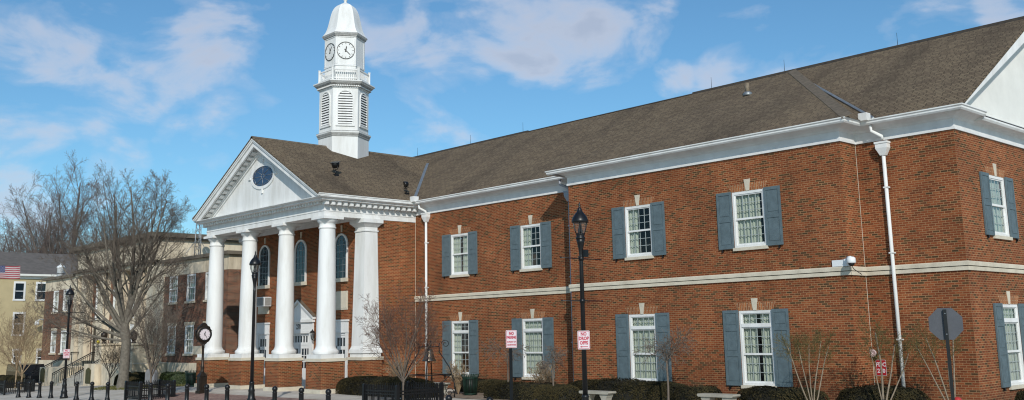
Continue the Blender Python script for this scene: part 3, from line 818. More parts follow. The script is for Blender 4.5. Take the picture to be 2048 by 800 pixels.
for (p, q) in ((a, x-.02), (x+.02, b)):
    mb.box(p, p+.12, YW+.02, YW+.07, ZG, -.42); mb.box(q-.12, q, YW+.02, YW+.07, ZG, -.42)
    mb.box(p+.12, q-.12, YW+.02, YW+.07, ZG, -1.52); mb.box(p+.12, q-.12, YW+.022, YW+.07, -.56, -.42)
    for u in (1/3, 2/3):
        uu = p+.12+(q-p-.24)*u; mb.box(uu-.02, uu+.02, YW+.03, YW+.06, -1.52, -.56)
    for zz in (-.9, -1.2): mb.box(p+.12, q-.12, YW+.031, YW+.059, zz-.02, zz+.02)
mb.build('door_leaf', 'white', ED)
mb = MB(); mb.face([(a, YW+.05, -1.6), (b, YW+.05, -1.6), (b, YW+.05, .1), (a, YW+.05, .1)]); mb.build('pane', 'darkglass', ED)
mb = MB(); text_faces('270', .34, mb, Matrix.Translation((x+.02, YW-.083, .50)), bold=.012, sx=.85); mb.build('house_number', 'signblack', ED)
# wall lanterns either side of the entrance
for s in (-1, 1):
    lx = x+s*1.55; lz = .05; mb = MB()
    def lp(p): return [(r_*.72, z_*.68+lz) for r_, z_ in p]
    mb.lathe(lp([(.05, -.28), (.06, -.24), (.03, -.22)]), (lx, YW-.22, 0), 6, smooth=False)
    mb.lathe(lp([(.21, .20), (.13, .32), (.03, .40), (.02, .48)]), (lx, YW-.22, 0), 6, smooth=False)
    for k in range(6):
        a = k*PI/3; mb.tube([(lx+.043*math.cos(a), YW-.22+.043*math.sin(a), lz-.15), (lx+.13*math.cos(a), YW-.22+.13*math.sin(a), lz+.15)], .008, 4)
    mb.tube([(lx, YW, lz-.08), (lx, YW-.1, lz-.24), (lx, YW-.22, lz-.19)], .015, 5)
    L_ = mb.build('wall_lantern', 'black', CH)
    mb = MB(); mb.lathe(lp([(.055, -.22), (.17, .21)]), (lx, YW-.22, 0), 6, smooth=False, cap=False); mb.build('lantern_glass', 'lampglass', L_)

# ---------------------------------------------------------------- clock tower (hexagonal)
tx, ty = -44.33, 29.10
TWR = MB(); tc = (tx, ty, 0)
def hx(prof, mb=None, **k): (mb or TWR).lathe(prof, tc, 6, smooth=False, **k)
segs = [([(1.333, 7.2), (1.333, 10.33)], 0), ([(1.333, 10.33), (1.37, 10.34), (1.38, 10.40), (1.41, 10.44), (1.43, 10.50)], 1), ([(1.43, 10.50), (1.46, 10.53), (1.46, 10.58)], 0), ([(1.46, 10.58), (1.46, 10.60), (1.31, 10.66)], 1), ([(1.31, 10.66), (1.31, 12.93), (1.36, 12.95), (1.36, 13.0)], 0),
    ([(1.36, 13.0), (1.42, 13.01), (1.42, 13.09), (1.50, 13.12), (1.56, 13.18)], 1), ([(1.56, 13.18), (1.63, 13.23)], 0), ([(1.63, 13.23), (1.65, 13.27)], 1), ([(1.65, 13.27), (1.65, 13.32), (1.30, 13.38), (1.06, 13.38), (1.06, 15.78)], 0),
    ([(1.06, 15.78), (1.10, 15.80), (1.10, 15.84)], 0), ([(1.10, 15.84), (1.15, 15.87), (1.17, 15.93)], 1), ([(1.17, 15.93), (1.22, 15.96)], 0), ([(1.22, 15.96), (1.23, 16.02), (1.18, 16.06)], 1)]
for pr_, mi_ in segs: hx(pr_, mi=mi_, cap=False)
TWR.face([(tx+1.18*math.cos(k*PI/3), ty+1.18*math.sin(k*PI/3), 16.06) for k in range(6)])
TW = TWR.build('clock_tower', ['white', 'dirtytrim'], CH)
mb = MB(); hx([(1.19, 16.06), (1.06, 16.24), (.98, 16.42), (.92, 16.62), (.865, 16.86), (.82, 17.06), (.775, 17.26), (.72, 17.45), (.65, 17.60), (.56, 17.74), (.44, 17.84), (.30, 17.91), (.16, 17.97), (.12, 18.0)], mb)
mb.build('dome', 'white', TW)
mb = MB(); mb.lathe([(.13, 17.96), (.10, 18.02), (.06, 18.06), (.09, 18.14), (.10, 18.2), (.05, 18.26), (.03, 18.6), (.01, 18.9)], tc, 12); mb.build('finial', 'white', TW)
# band, corner boards on clock stage
mb = MB()
for k in range(6):
    a = k*PI/3
    for R, z0, z1, w in ((1.06, 14.31, 15.79, .10),):
        c0 = Vector((tx+R*math.cos(a), ty+R*math.sin(a), 0))
        for s in (-1, 1):
            b_ = Vector((tx+R*math.cos(a+s*PI/3), ty+R*math.sin(a+s*PI/3), 0)); dd = (b_-c0).normalized(); nn = Vector((math.cos(a+s*PI/6), math.sin(a+s*PI/6), 0))*.02
            p, q = c0, c0+dd*w
            mb.hexa([(p+nn)+Vector((0, 0, z0)), (q+nn)+Vector((0, 0, z0)), q-nn*.5+Vector((0, 0, z0)), p-nn*.5+Vector((0, 0, z0)), (p+nn)+Vector((0, 0, z1)), (q+nn)+Vector((0, 0, z1)), q-nn*.5+Vector((0, 0, z1)), p-nn*.5+Vector((0, 0, z1))])
hx([(1.06, 14.20), (1.10, 14.21), (1.10, 14.29), (1.06, 14.31)], mb, cap=False)
mb.build('trim', 'greytrim', TW)
# dentils under the main cornice
mb = MB()
for k in range(6):
    a = k*PI/3+PI/6; ap = 1.42*math.cos(PI/6); T = Matrix.Translation((tx+ap*math.cos(a), ty+ap*math.sin(a), 0)) @ Matrix.Rotation(a+PI/2, 4, 'Z')
    mb.T = T
    for j in range(15):
        u = -.66+1.32*j/14; mb.box(u-.026, u+.026, -.05, .02, 13.015, 13.085)
mb.build('dentil', 'white', TW)
# louvres
for k in range(6):
    a = k*PI/3+PI/6; ap = 1.31*math.cos(PI/6); T = Matrix.Translation((tx+ap*math.cos(a), ty+ap*math.sin(a), 0)) @ Matrix.Rotation(a+PI/2, 4, 'Z')
    mb = MB(T); hw = .375; zs = 12.40; zb = 10.98
    ring(mb, 0, zs, hw, hw, .06, -.05, .01, 16, 0, PI); mb.box(-hw-.06, -hw, -.05, .01, zb, zs); mb.box(hw, hw+.06, -.05, .01, zb, zs)
    mb.box(-hw-.12, hw+.12, -.06, .01, zb-.10, zb)
    n = 13
    for j in range(n):
        z = zb+.03+(zs+hw-zb-.08)*j/(n-.4); dz = z+.06-zs
        h_ = hw if dz < 0 else math.sqrt(max(.002, hw*hw-dz*dz))
        mb.hexa([(-h_, -.045, z), (h_, -.045, z), (h_, -.040, z+.012), (-h_, -.040, z+.012), (-h_, -.004, z+.085), (h_, -.004, z+.085), (h_, -.002, z+.095), (-h_, -.002, z+.095)])
    LV = mb.build('louver', 'white', TW)
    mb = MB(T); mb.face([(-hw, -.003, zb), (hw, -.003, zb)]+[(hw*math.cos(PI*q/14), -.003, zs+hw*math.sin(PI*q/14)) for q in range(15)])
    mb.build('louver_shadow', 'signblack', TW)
# balustrade
mb = MB()
for k in range(6):
    a = k*PI/3; R = 1.33; p = Vector((tx+R*math.cos(a), ty+R*math.sin(a), 0)); q = Vector((tx+R*math.cos(a+PI/3), ty+R*math.sin(a+PI/3), 0))
    mb.lathe([(.075, 13.34), (.075, 14.06), (.09, 14.07), (.09, 14.11)], (p.x, p.y, 0), 4, smooth=False, a0=a+PI/4)
    for z0, z1, t in ((13.46, 13.52, .03), (13.92, 13.99, .035)):
        dd = (q-p).normalized(); nn = Vector((dd.y, -dd.x, 0))*t; A = p+dd*.07; B = q-dd*.07
        mb.hexa([A+nn+Vector((0, 0, z0)), B+nn+Vector((0, 0, z0)), B-nn+Vector((0, 0, z0)), A-nn+Vector((0, 0, z0)), A+nn+Vector((0, 0, z1)), B+nn+Vector((0, 0, z1)), B-nn+Vector((0, 0, z1)), A-nn+Vector((0, 0, z1))])
    for j in range(1, 12):
        c = p.lerp(q, j/12); mb.lathe([(.02, 13.52), (.02, 13.92)], (c.x, c.y, 0), 4, smooth=False, cap=False)
mb.build('balustrade', 'white', TW)
# clock faces
def dial(T, R, h, mnt, name, parent, ticks='bar', rim='signblack'):
    mb = MB(T)
    mb.face([(R*math.cos(2*PI*k/40), -.012, R*math.sin(2*PI*k/40)) for k in range(40)], 0)
    ring(mb, 0, 0, R-.012, R-.012, .032, -.035, .0, 40)
    for f in range(len(mb.m)-240, len(mb.m)): mb.m[f] = 1
    for k in range(12):
        a = PI/2-k*PI/6; r0, r1, w = R*.76, R*.92, R*.035
        c, s = math.cos(a), math.sin(a)
        mb.face([(c*r0-s*-w, -.015, s*r0+c*-w), (c*r1-s*-w, -.015, s*r1+c*-w), (c*r1-s*w, -.015, s*r1+c*w), (c*r0-s*w, -.015, s*r0+c*w)], 1)
    def hand(ang, L, w, y, tail):
        a = PI/2-ang; c, s = math.cos(a), math.sin(a)
        mb.face([(-c*tail+s*w, y, -s*tail-c*w), (c*L*.75+s*w*.8, y, s*L*.75-c*w*.8), (c*L, y, s*L), (c*L*.75-s*w*.8, y, s*L*.75+c*w*.8), (-c*tail-s*w, y, -s*tail+c*w)], 1)
    hand(h*PI/6, R*.55, R*.075, -.022, R*.2); hand(mnt*PI/30, R*.86, R*.05, -.028, R*.22)
    return mb.build(name, ['signwhite' if ticks == 'old' else 'white', 'signblack'], parent)
for k in range(6):
    a = k*PI/3+PI/6; ap = 1.06*math.cos(PI/6); T = Matrix.Translation((tx+ap*math.cos(a), ty+ap*math.sin(a), 15.06)) @ Matrix.Rotation(a+PI/2, 4, 'Z')
    if k in (1, 2, 3): T = T
    if k == 5: dial(T, .46, 12.35, 22.5, 'clock_face', TW)
    elif k == 4: dial(T, .46, 11.85, 5.5, 'clock_face', TW)
    elif k in (1, 2): dial(T, .46, 12.3, 20, 'clock_face', TW)

# ================================================================== FIXTURES ON THE COURTHOUSE
def floodlight(x, y, az, label, big=True):
    z = 9.86-.563*abs(x+44.28)
    E_ = empty('roof_floodlight', (x, y, z), label, 'floodlight', 'floodlights on the portico roof')
    mb = MB(); mb.box(x-.12, x+.12, y-.12, y+.12, z-.08, z+.03); mb.tube([(x, y, z), (x, y, z+.26)], .028, 6)
    mb.tube([(x-.16, y, z+.42), (x-.16, y, z+.26), (x+.16, y, z+.26), (x+.16, y, z+.42)], .018, 5); mb.build('bracket', 'black', E_)
    T = Matrix.Translation((x, y, z+.46)) @ Matrix.Rotation(az, 4, 'Z') @ Matrix.Rotation(.35, 4, 'X')
    mb = MB(T)
    if big: mb.lathe([(.13, -.13), (.17, -.10), (.19, .02), (.20, .10), (.17, .13)], (0, 0, .02), 14); mb.box(-.20, .20, -.19, .19, .15, .175)
    else: mb.T = T @ Matrix.Rotation(PI/2, 4, 'X'); mb.lathe([(.06, -.12), (.12, -.08), (.16, .02), (.17, .08), (.15, .09)], (0, 0, 0), 16)
    mb.build('lamp_head', 'black', E_)
floodlight(-40.35, 26.05, .6, 'black floodlight on portico roof in front of the clock tower')
floodlight(-38.92, 29.2, -.4, 'black floodlight on portico roof close to the metal valley', False)
# dome security camera at the pavilion corner
E_ = empty('security_camera', (-15.5, YP, 1.93), 'white dome security camera with mounting plate on the stone belt corner', 'camera')
mb = MB(); mb.box(-15.86, -15.46, YP-.05, YP-.003, 1.835, 2.03); mb.box(-15.44, -15.30, YP-.09, YP-.003, 1.83, 2.05); mb.box(-15.34, -15.22, YP-.17, YP-.05, 1.90, 2.05); mb.tube([(-15.25, YP-.2, 2.06), (-15.1, YP-.28, 2.06)], .05, 8)
mb.build('mount', 'plasticwhite', E_)
mb = MB(); mb.lathe([(.02, .13), (.09, .12), (.13, .08), (.135, -.05), (.12, -.07)], (-15.08, YP-.30, 1.96), 16); H_ = mb.build('housing', 'plasticwhite', E_)
mb = MB(); mb.lathe([(.10, -.068), (.09, -.11), (.05, -.15), (.005, -.16)], (-15.08, YP-.30, 1.96), 14); mb.build('lens_dome', 'signblack', E_)
mb = MB(); mb.tube([(-15.2, YP-.06, 1.82), (-15.12, YP-.1, 1.72), (-14.98, YP-.05, 1.6), (-14.92, YP-.02, 1.55)], .012, 5); mb.build('cable', 'black', E_)
# fire department connection sign
T = frame(-15.07, YR-.006, 0, -1.24)
E_ = empty('fdc_sign', (-15.07, YR, -1.24), 'small red FDC 270 sign on brick beside the white downspout', 'sign')
def rrect(mb, w, h, r, y, mi):
    pts = []
    for cx, cz, a in ((w/2-r, h/2-r, 0), (-w/2+r, h/2-r, PI/2), (-w/2+r, -h/2+r, PI), (w/2-r, -h/2+r, 1.5*PI)):
        pts += [(cx+r*math.cos(a+PI/2*k/4), y, cz+r*math.sin(a+PI/2*k/4)) for k in range(5)]
    mb.face(pts[::-1], mi)
mb = MB(T); rrect(mb, .33, .47, .03, -.004, 1); rrect(mb, .31, .45, .025, -.007, 0); mb.box(-.16, .16, -.003, .0, -.2, .2, 1)
text_faces('FDC', .17, mb, T @ Matrix.Translation((0, -.007, .09)), 1, bold=.006); text_faces('270', .17, mb, T @ Matrix.Translation((0, -.007, -.10)), 1, bold=.006)
mb.build('panel', ['fdcred', 'signwhite'], E_)
# alarm horn
E_ = empty('alarm_horn', (-15.26, YR, -.80), 'faded round alarm horn on the brick inner corner above the FDC sign', 'alarm')
mb = MB(Matrix.Translation((-15.23, YR-.02, -.80)) @ Matrix.Rotation(PI/2, 4, 'X')); mb.lathe([(.06, -.01), (.07, .06), (.115, .12), (.12, .15), (.05, .12), (.02, .10)], (0, 0, 0), 14); mb.build('horn', 'hornpink', E_)
mb = MB(); mb.box(-15.31, -15.16, YR-.07, YR-.003, -.98, -.86); mb.build('bracket', 'black', E_)
# air conditioner under the left porch window
E_ = empty('window_air_conditioner', (-47.55, YW-.2, 1.8), 'white boxy air conditioner on the left porch wall panel', 'air conditioner')
mb = MB(); mb.box(-47.95, -47.15, YW-.45, YW-.05, 1.62, 2.10); mb.build('case', 'plasticwhite', E_)
mb = MB(); mb.box(-47.148, -47.135, YW-.42, YW-.08, 1.66, 2.06); mb.box(-47.9, -47.2, YW-.463, YW-.452, 1.66, 2.06)
for k in range(9): mb.box(-47.9, -47.2, YW-.475, YW-.464, 1.68+.042*k, 1.695+.042*k)
mb.build('grille', 'acgrey', E_)

# ================================================================== OLD COURTHOUSE (left)
OY = 28.75
OC = empty('old_courthouse', (-72, 30, -3), 'old dark brick courthouse with tan stone centre block and steps behind the bare tree', 'courthouse')
def old_window(T, z0, z1, w, parent, lint):
    a, b = -w/2, w/2; f = MB(T)
    f.box(a, a+.10, .0, .12, z0, z1); f.box(b-.10, b, .0, .12, z0, z1); f.box(a+.1, b-.1, .0, .12, z1-.12, z1); f.box(a+.1, b-.1, -.01, .12, z0, z0+.1)
    W = f.build('window', 'white', parent)
    s = MB(T); m = (z0+z1)/2
    s.box(a+.1, b-.1, .03, .09, m-.035, m+.035)
    for q in (a+.1, b-.14): s.box(q, q+.04, .035, .088, z0+.1, z1-.12)
    pane_bars(s, a+.1, b-.1, m+.035, z1-.12, 3, 2, .05, .014); pane_bars(s, a+.1, b-.1, z0+.1, m-.035, 3, 2, .07, .014)
    s.build('sash', 'white', W)
    g = MB(T); g.face([(a, .085, z0), (b, .085, z0), (b, .085, z1), (a, .085, z1)]); g.build('pane', 'glass', W)
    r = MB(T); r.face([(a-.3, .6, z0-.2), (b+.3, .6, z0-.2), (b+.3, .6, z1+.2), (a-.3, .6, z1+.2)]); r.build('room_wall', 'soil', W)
    bl = MB(T); top = z1; bot = z0+(z1-z0)*rw.choice([.0, .35, .5]); bl.face([(a, .22, bot), (b, .22, bot), (b, .22, top), (a, .22, top)]); bl.build('blind', 'curtain', W)
    q = MB(T); q.box(a-.08, b+.08, -.09, .1, z0-.13, z0-.002); q.build('sill', 'oldstone', W)
    if lint:
        q = MB(T); q.box(a-.12, b+.12, -.012, .1, z1+.003, z1+.21); q.build('lintel', 'oldstone', W)
rwx = [-63.8, -61.2, -58.6]; lwx = [-86.0, -83.7]
UZ = (2.40, 4.12); LZ = (-.90, .87)
def oh(xs, o, w=1.24): return [(x-o-w/2, x-o+w/2, *z) for x in xs for z in (UZ, LZ)]
mb = MB()
mb.T = frame(-65.2, OY, 0); mb.wall(0, 9.0, -1.47, 4.15, oh(rwx, -65.2))
mb.T = frame(-56.2, OY, PI/2); mb.wall(0, 12, -1.47, 4.15)
mb.build('wall', 'oldbrick', OC); mb = MB()
mb.T = frame(-88.7, OY, 0); mb.wall(0, 6.8, -1.47, 4.15, oh(lwx, -88.7))
mb.T = frame(-88.7, OY+12, -PI/2); mb.wall(0, 12, -1.47, 4.15)
mb.build('wall', 'oldbrick', OC); mb = MB()
# brick fields between the piers of the centre block
mb.T = frame(-81.9, 29.25, 0)
bays = [-78.05, -74.6, -71.15]
mb.wall(0, 14.0, -1.47, 5.0, [(x+81.9-.62, x+81.9+.62, 1.55, 4.35) for x in bays])
mb.build('wall', 'oldbrick', OC)
for x in rwx+lwx:
    for z, l in ((UZ, False), (LZ, True)): old_window(frame(x, OY, 0), *z, 1.24, OC, l)
for x in bays: old_window(frame(x, 29.25, 0), 1.55, 4.35, 1.24, OC, True)
mb = MB()
# stone frieze of the wings, piers, parapet block, foundation
for x0, x1 in ((-65.2, -56.2), (-88.7, -81.9)):
    mb.box(x0+.003, x1-.0, OY+.002, OY+11.9, 4.152, 5.06)
for x0, x1 in ((-68.0, -65.203), (-81.897, -81.2)): mb.box(x0, x1, OY-.05, OY+3, -1.47, 5.06)
for x in (-79.85, -76.32, -72.88, -69.4): mb.box(x-.55, x+.55, OY-.02, 29.6, -1.47, 4.95)
mb.box(-81.3, -67.1, OY-.06, OY+7.5, 5.45, 6.9); mb.box(-81.35, -67.9, OY-.10, OY+2, 4.952, 5.28)
mb.box(-81.4, -67.85, OY-.18, OY-.102, 5.02, 5.2)
mb.build('stone_front', 'oldstone', OC)
mb = MB(); mb.box(-88.85, -81.2, OY-.12, OY+12.1, -4.5, -1.472); mb.build('foundation', 'oldstone', OC); mb = MB(); mb.box(-68.1, -56.05, OY-.14, OY+12.1, -4.5, -1.472); mb.box(-56.045, -56.0, OY-.2, OY+12, -1.75, -1.60)
mb.build('foundation', 'oldstone', OC)
mb = MB()
for x0, x1 in ((-65.4, -55.98), (-88.9, -81.8)): mb.box(x0, x1, OY-.22, OY+12.2, 5.062, 5.27)
mb.box(-81.55, -66.85, OY-.32, OY+7.75, 6.902, 7.02); mb.box(-81.7, -66.7, OY-.46, OY+7.9, 7.022, 7.33)
mb.box(-81.6, -67.5, OY-.42, OY+1.5, 5.285, 5.44)
mb.build('coping', 'coping', OC)
# tall entrance doors and surround
for x in bays:
    mb = MB(); mb.box(x-.75, x-.55, 29.15, 29.3, -1.47, 1.15); mb.box(x+.55, x+.75, 29.15, 29.3, -1.47, 1.15); mb.box(x-.75, x+.75, 29.14, 29.3, 1.152, 1.4)
    D = mb.build('entrance_door', 'oldstone', OC)
    mb = MB(); mb.box(x-.548, x+.548, 29.18, 29.24, -1.47, 1.15); mb.build('door_leaf', 'darkbronze' if x != bays[2] else 'white', D)
mb = MB(); mb.box(-60.55, -59.35, OY-.04, OY+.05, -.95, -.43); mb.build('cornerstone', 'lime', OC)
# terrace, steps, cheek walls
mb = MB()
mb.box(-80.0, -75.7, 25.9, OY-.13, -4.5, -1.86); mb.build('cheek_wall', 'oldstone', OC); mb = MB(); mb.box(-71.1, -69.2, 25.9, OY-.06, -4.5, -1.535); mb.box(-69.19, -64.0, 26.3, OY-.15, -4.5, -1.50)
mb.box(-72.0, -70.9, 26.95, OY-.07, -1.534, -.32); mb.box(-72.1, -70.8, 26.85, OY-.06, -.318, -.19)
mb.box(-67.4, -66.2, 27.2, OY-.16, -1.498, -.32); mb.box(-67.5, -66.1, 27.1, OY-.15, -.318, -.19)
mb.build('terrace', 'oldstone', OC)
mb = MB(); n = 9
for k in range(n):
    mb.box(-75.69, -71.11, 25.75+.29*k, OY-.08, -3.35+.0001*k, -3.1+(k+1)*.172+0)
mb.build('front_steps', 'kerb', OC)
def handrail(x, y0, z0, y1, z1, balusters, label):
    E_ = empty('stair_handrail', (x, y0, z0), label, 'handrail', 'handrails on the old courthouse steps')
    mb = MB(); L = [(x, y0, z0+.92), (x, y1, z1+.92), (x, y1+.9, z1+.92)]
    mb.tube(L, .038, 6); mb.tube([(p[0], p[1], p[2]-.12) for p in L], .022, 5); mb.build('rail', 'black', E_)
    for py, pz_ in ((y0, z0), ((y0+y1)/2, (z0+z1)/2), (y1, z1), (y1+.9, z1)):
        mb = MB(); mb.tube([(x, py, pz_-.05), (x, py, pz_+.93)], .03, 6); mb.build('post', 'black', E_)
    if balusters:
        mb = MB()
        for k in range(1, 18):
            t = k/18; mb.tube([(x, y0+(y1-y0)*t, z0+(z1-z0)*t+.05), (x, y0+(y1-y0)*t, z0+(z1-z0)*t+.85)], .016, 4)
        mb.build('baluster', 'black', E_)
handrail(-75.45, 25.3, -3.15, 28.0, -1.75, True, 'black handrail with thin balusters in the middle of the old courthouse steps')
handrail(-80.1, 25.3, -3.2, 28.2, -1.75, False, 'plain black handrail at the far left end of the old courthouse steps')
handrail(-71.3, 25.4, -3.1, 28.0, -1.6, True, 'black handrail with balusters right against the stone pier of the steps')
def plaque(x, y, z, label):
    E_ = empty('bronze_plaque', (x, y, z), label, 'plaque', 'bronze plaques beside the old courthouse steps')
    T = frame(x, y-.004, 0, z)
    mb = MB(T); pts = [(-.42, -.52), (.42, -.52), (.42, .34), (.30, .42), (.18, .44), (.12, .52), (-.12, .52), (-.18, .44), (-.30, .42), (-.42, .34)]
    mb.prism(pts, 'y', -.05, 0); 
    mb.build('plate', 'plaque', E_)
    mb = MB(T); mb.prism([(p[0]*.86, p[1]*.86) for p in pts], 'y', -.058, -.051)
    mb.build('relief', 'plaque', E_)
plaque(-79.25, 25.9, -2.4, 'green bronze plaque on the stone left of the old courthouse steps')
plaque(-70.2, 25.9, -2.3, 'green bronze plaque on the stone pier right of the old steps')
def urn(x, y, z, label, flower):
    E_ = empty('lantern_urn', (x, y, z), label, 'urn', 'dark urns flanking the old entrance')
    mb = MB(); mb.lathe([(.17, 0), (.18, .05), (.10, .10), (.12, .16), (.21, .3), (.24, .6), (.22, .7), (.12, .78), (.03, .86)], (x, y, z), 14); mb.build('bowl', 'darkbronze', E_)
    if flower:
        mb = MB(); mb.ball((x-.3, y-.3, z+.12), .13, 8); mb.ball((x-.15, y-.36, z+.09), .1, 8); mb.ball((x-.4, y-.2, z+.09), .09, 8); mb.build('flower', 'yellow', E_)
urn(-71.45, 27.3, -.188, 'dark urn with yellow flowers on the stone pier beside the steps', True)
urn(-66.8, 27.5, -.188, 'dark urn on the stone pier right behind the big bare tree', False)
# lattice aerial mast on the old wing roof
E_ = empty('aerial_mast', (-64.3, 30.6, 5.06), 'thin lattice aerial mast with small dish on the old courthouse roof', 'mast')
mb = MB(); P3 = [Vector((-64.3+.26*math.cos(2*PI*k/3+.4), 30.6+.26*math.sin(2*PI*k/3+.4), 0)) for k in range(3)]
for p in P3: mb.tube([p+Vector((0, 0, 5.0)), Vector((-64.3, 30.6, 0))*.35+p*.65-Vector((0, 0, 0))+Vector((0, 0, 8.15))], .032, 5)
zz = [5.06+.42*k for k in range(8)]
for k in range(7):
    for j in range(3):
        f0 = .35*(zz[k]-5)/3.15; f1 = .35*(zz[k+1]-5)/3.15; c = Vector((-64.3, 30.6, 0))
        a = P3[j].lerp(c, f0)+Vector((0, 0, zz[k])); b = P3[(j+1) % 3].lerp(c, f1)+Vector((0, 0, zz[k+1])); mb.tube([a, b], .016, 4)
for k in range(3):
    a = 2*PI*k/3+.4; mb.tube([(-64.3+1.2*math.cos(a), 30.6+1.2*math.sin(a), 5.2), (-64.3+.2*math.cos(a), 30.6+.2*math.sin(a), 6.6)], .02, 4)
mb.build('lattice', 'zinc', E_)
mb = MB(Matrix.Translation((-64.35, 30.45, 8.2)) @ Matrix.Rotation(.9, 4, 'X')); mb.lathe([(.02, .0), (.2, .05), (.3, .14), (.31, .15)], (0, 0, 0), 14, cap=False); mb.box(-.05, .05, -.05, .05, -.2, .1); mb.build('dish', 'zinc', E_)
# white ventilator on the left wing
E_ = empty('roof_ventilator', (-87.2, 29.4, 5.27), 'white round roof ventilator on the left wing of the old courthouse', 'ventilator')
mb = MB(); mb.lathe([(.30, -.2), (.30, .75), (.34, .78), (.34, .84), (.26, .95), (.12, 1.05), (.06, 1.1), (.06, 1.2), (.0, 1.25)], (-87.2, 29.4, 5.3), 14); mb.build('cowl', 'plasticwhite', E_)
mb = MB(); mb.lathe([(.36, .30), (.36, .36)], (-87.2, 29.4, 5.3), 14); mb.lathe([(.36, .02), (.36, .08)], (-87.2, 29.4, 5.3), 14); mb.build('band', 'zinc', E_)

# ================================================================== YELLOW BUILDING (far left)
YBd = empty('cream_building', (-104, 30, -4), 'cream sided three storey building with sash windows behind the old courthouse', 'building')
mb = MB(frame(-100, 16, PI/2))
ywin = [(30.1-16, 3.95, 5.48, .86), (32.05-16, 3.95, 5.48, .86), (30.22-16, .72, 2.66, .9), (30.25-16, -1.85, -.70, .6), (32.4-16, -2.15, -.72, .7), (27.6-16, .72, 2.66, .9), (27.4-16, 3.95, 5.48, .86), (25-16, 3.95, 5.48, .86), (25-16, .72, 2.66, .9), (34.6-16, .72, 2.66, .9), (34.6-16, 3.95, 5.48, .86)]
mb.wall(0, 28, -4.6, 6.2, [(u-w/2, u+w/2, a, b) for u, a, b, w in ywin], depth=.1); mb.build('wall', 'cream', YBd)
mb = MB(); mb.box(-112, -100.6, 16.05, 43.9, -4.6, 6.1); 
mb.build('rear_wall', 'cream', YBd)
for u, a, b, w in ywin:
    T = frame(-100, 16+u, PI/2); f = MB(T); h = w/2
    f.box(-h-.10, -h+.05, -.04, .06, a-.1, b+.13); f.box(h-.05, h+.10, -.04, .06, a-.1, b+.13); f.box(-h+.05, h-.05, -.04, .06, b-.05, b+.13); f.box(-h-.12, h+.12, -.07, .06, a-.13, a+.03)
    W = f.build('window', 'white', YBd)
    f = MB(T); f.box(-h+.05, h-.05, .0, .07, (a+b)/2-.03, (a+b)/2+.03); f.build('sash', 'white', W)
    f = MB(T); f.face([(-h, .05, a), (h, .05, a), (h, .05, b), (-h, .05, b)]); f.build('pane', 'darkglass', W)
mb = MB(); mb.face([(-99.6, 15.7, 6.3), (-99.6, 44.3, 6.3), (-106, 44.3, 8.8), (-106, 15.7, 8.8)]); mb.face([(-112.4, 44.3, 6.3), (-112.4, 15.7, 6.3), (-106, 15.7, 8.8), (-106, 44.3, 8.8)]); mb.face([(-99.6, 15.7, 6.3), (-106, 15.7, 8.8), (-112.4, 15.7, 6.3)])
mb.build('roof', 'yroof', YBd)
mb = MB(); mb.box(-99.98, -99.55, 15.7, 44.3, 6.12, 6.3); mb.box(-99.985, -99.9, 15.8, 44.2, 5.86, 6.118); mb.build('eave', 'offwhite', YBd)
E_ = empty('gooseneck_lamp', (-99.9, 32.3, 1.5), 'white gooseneck wall lamp on the cream building corner', 'wall lamp')
mb = MB(); mb.tube([(-99.95, 32.35, .9), (-99.7, 32.35, 1.9), (-99.5, 32.2, 2.1), (-99.3, 31.9, 2.1), (-99.25, 31.65, 1.95)], .06, 6); mb.build('arm', 'white', E_)
mb = MB(); mb.lathe([(.08, .25), (.14, .2), (.22, -.05), (.2, -.15), (.05, -.2)], (-99.25, 31.6, 1.72), 10); mb.build('shade', 'white', E_)

# ================================================================== VEGETATION
def branch(lv, mbs, rng, p, d, L, r, spec):
    n = spec['seg'][lv]; pts = [Vector(p)]; rad = [r]; d = Vector(d).normalized()
    wob, up = spec['wob'][lv], spec['up'][lv]
    r1 = r*spec['taper'][lv]
    for i in range(n):
        d = (d+Vector((rng.uniform(-1, 1), rng.uniform(-1, 1), rng.uniform(-1, 1)))*wob+Vector((0, 0, up))).normalized()
        pts.append(pts[-1]+d*(L/n)); rad.append(max(spec['rmin'], r+(r1-r)*(i+1)/n))
    mb = mbs[0] if lv <= spec['split'] else mbs[1]
    mb.tube(pts, rad, spec['sides'][lv], cap=False)
    if lv+1 < len(spec['seg']):
        k = spec['kids'][lv]; k = int(k*rng.uniform(.8, 1.25)+.5); t0 = spec['t0'][lv]; az = rng.uniform(0, 6.28)
        for j in range(k):
            t = t0+(1-t0)*(j+rng.random())/k; f = t*n; i = min(n-1, int(f)); q = pts[i].lerp(pts[i+1], f-i)
            dd = (pts[i+1]-pts[i]).normalized(); az += 2.4+rng.uniform(-.5, .5)
            o1 = dd.orthogonal().normalized(); o2 = dd.cross(o1)
            an = math.radians(spec['ang'][lv]*rng.uniform(.7, 1.3))
            nd = dd*math.cos(an)+(o1*math.cos(az)+o2*math.sin(az))*math.sin(an)
            branch(lv+1, mbs, rng, q, nd, L*spec['ratio'][lv]*(1.15-.6*t)*rng.uniform(.7, 1.2), max(spec['rmin'], (rad[i]*(1-f+i)+rad[i+1]*(f-i))*spec['rr'][lv]), spec)

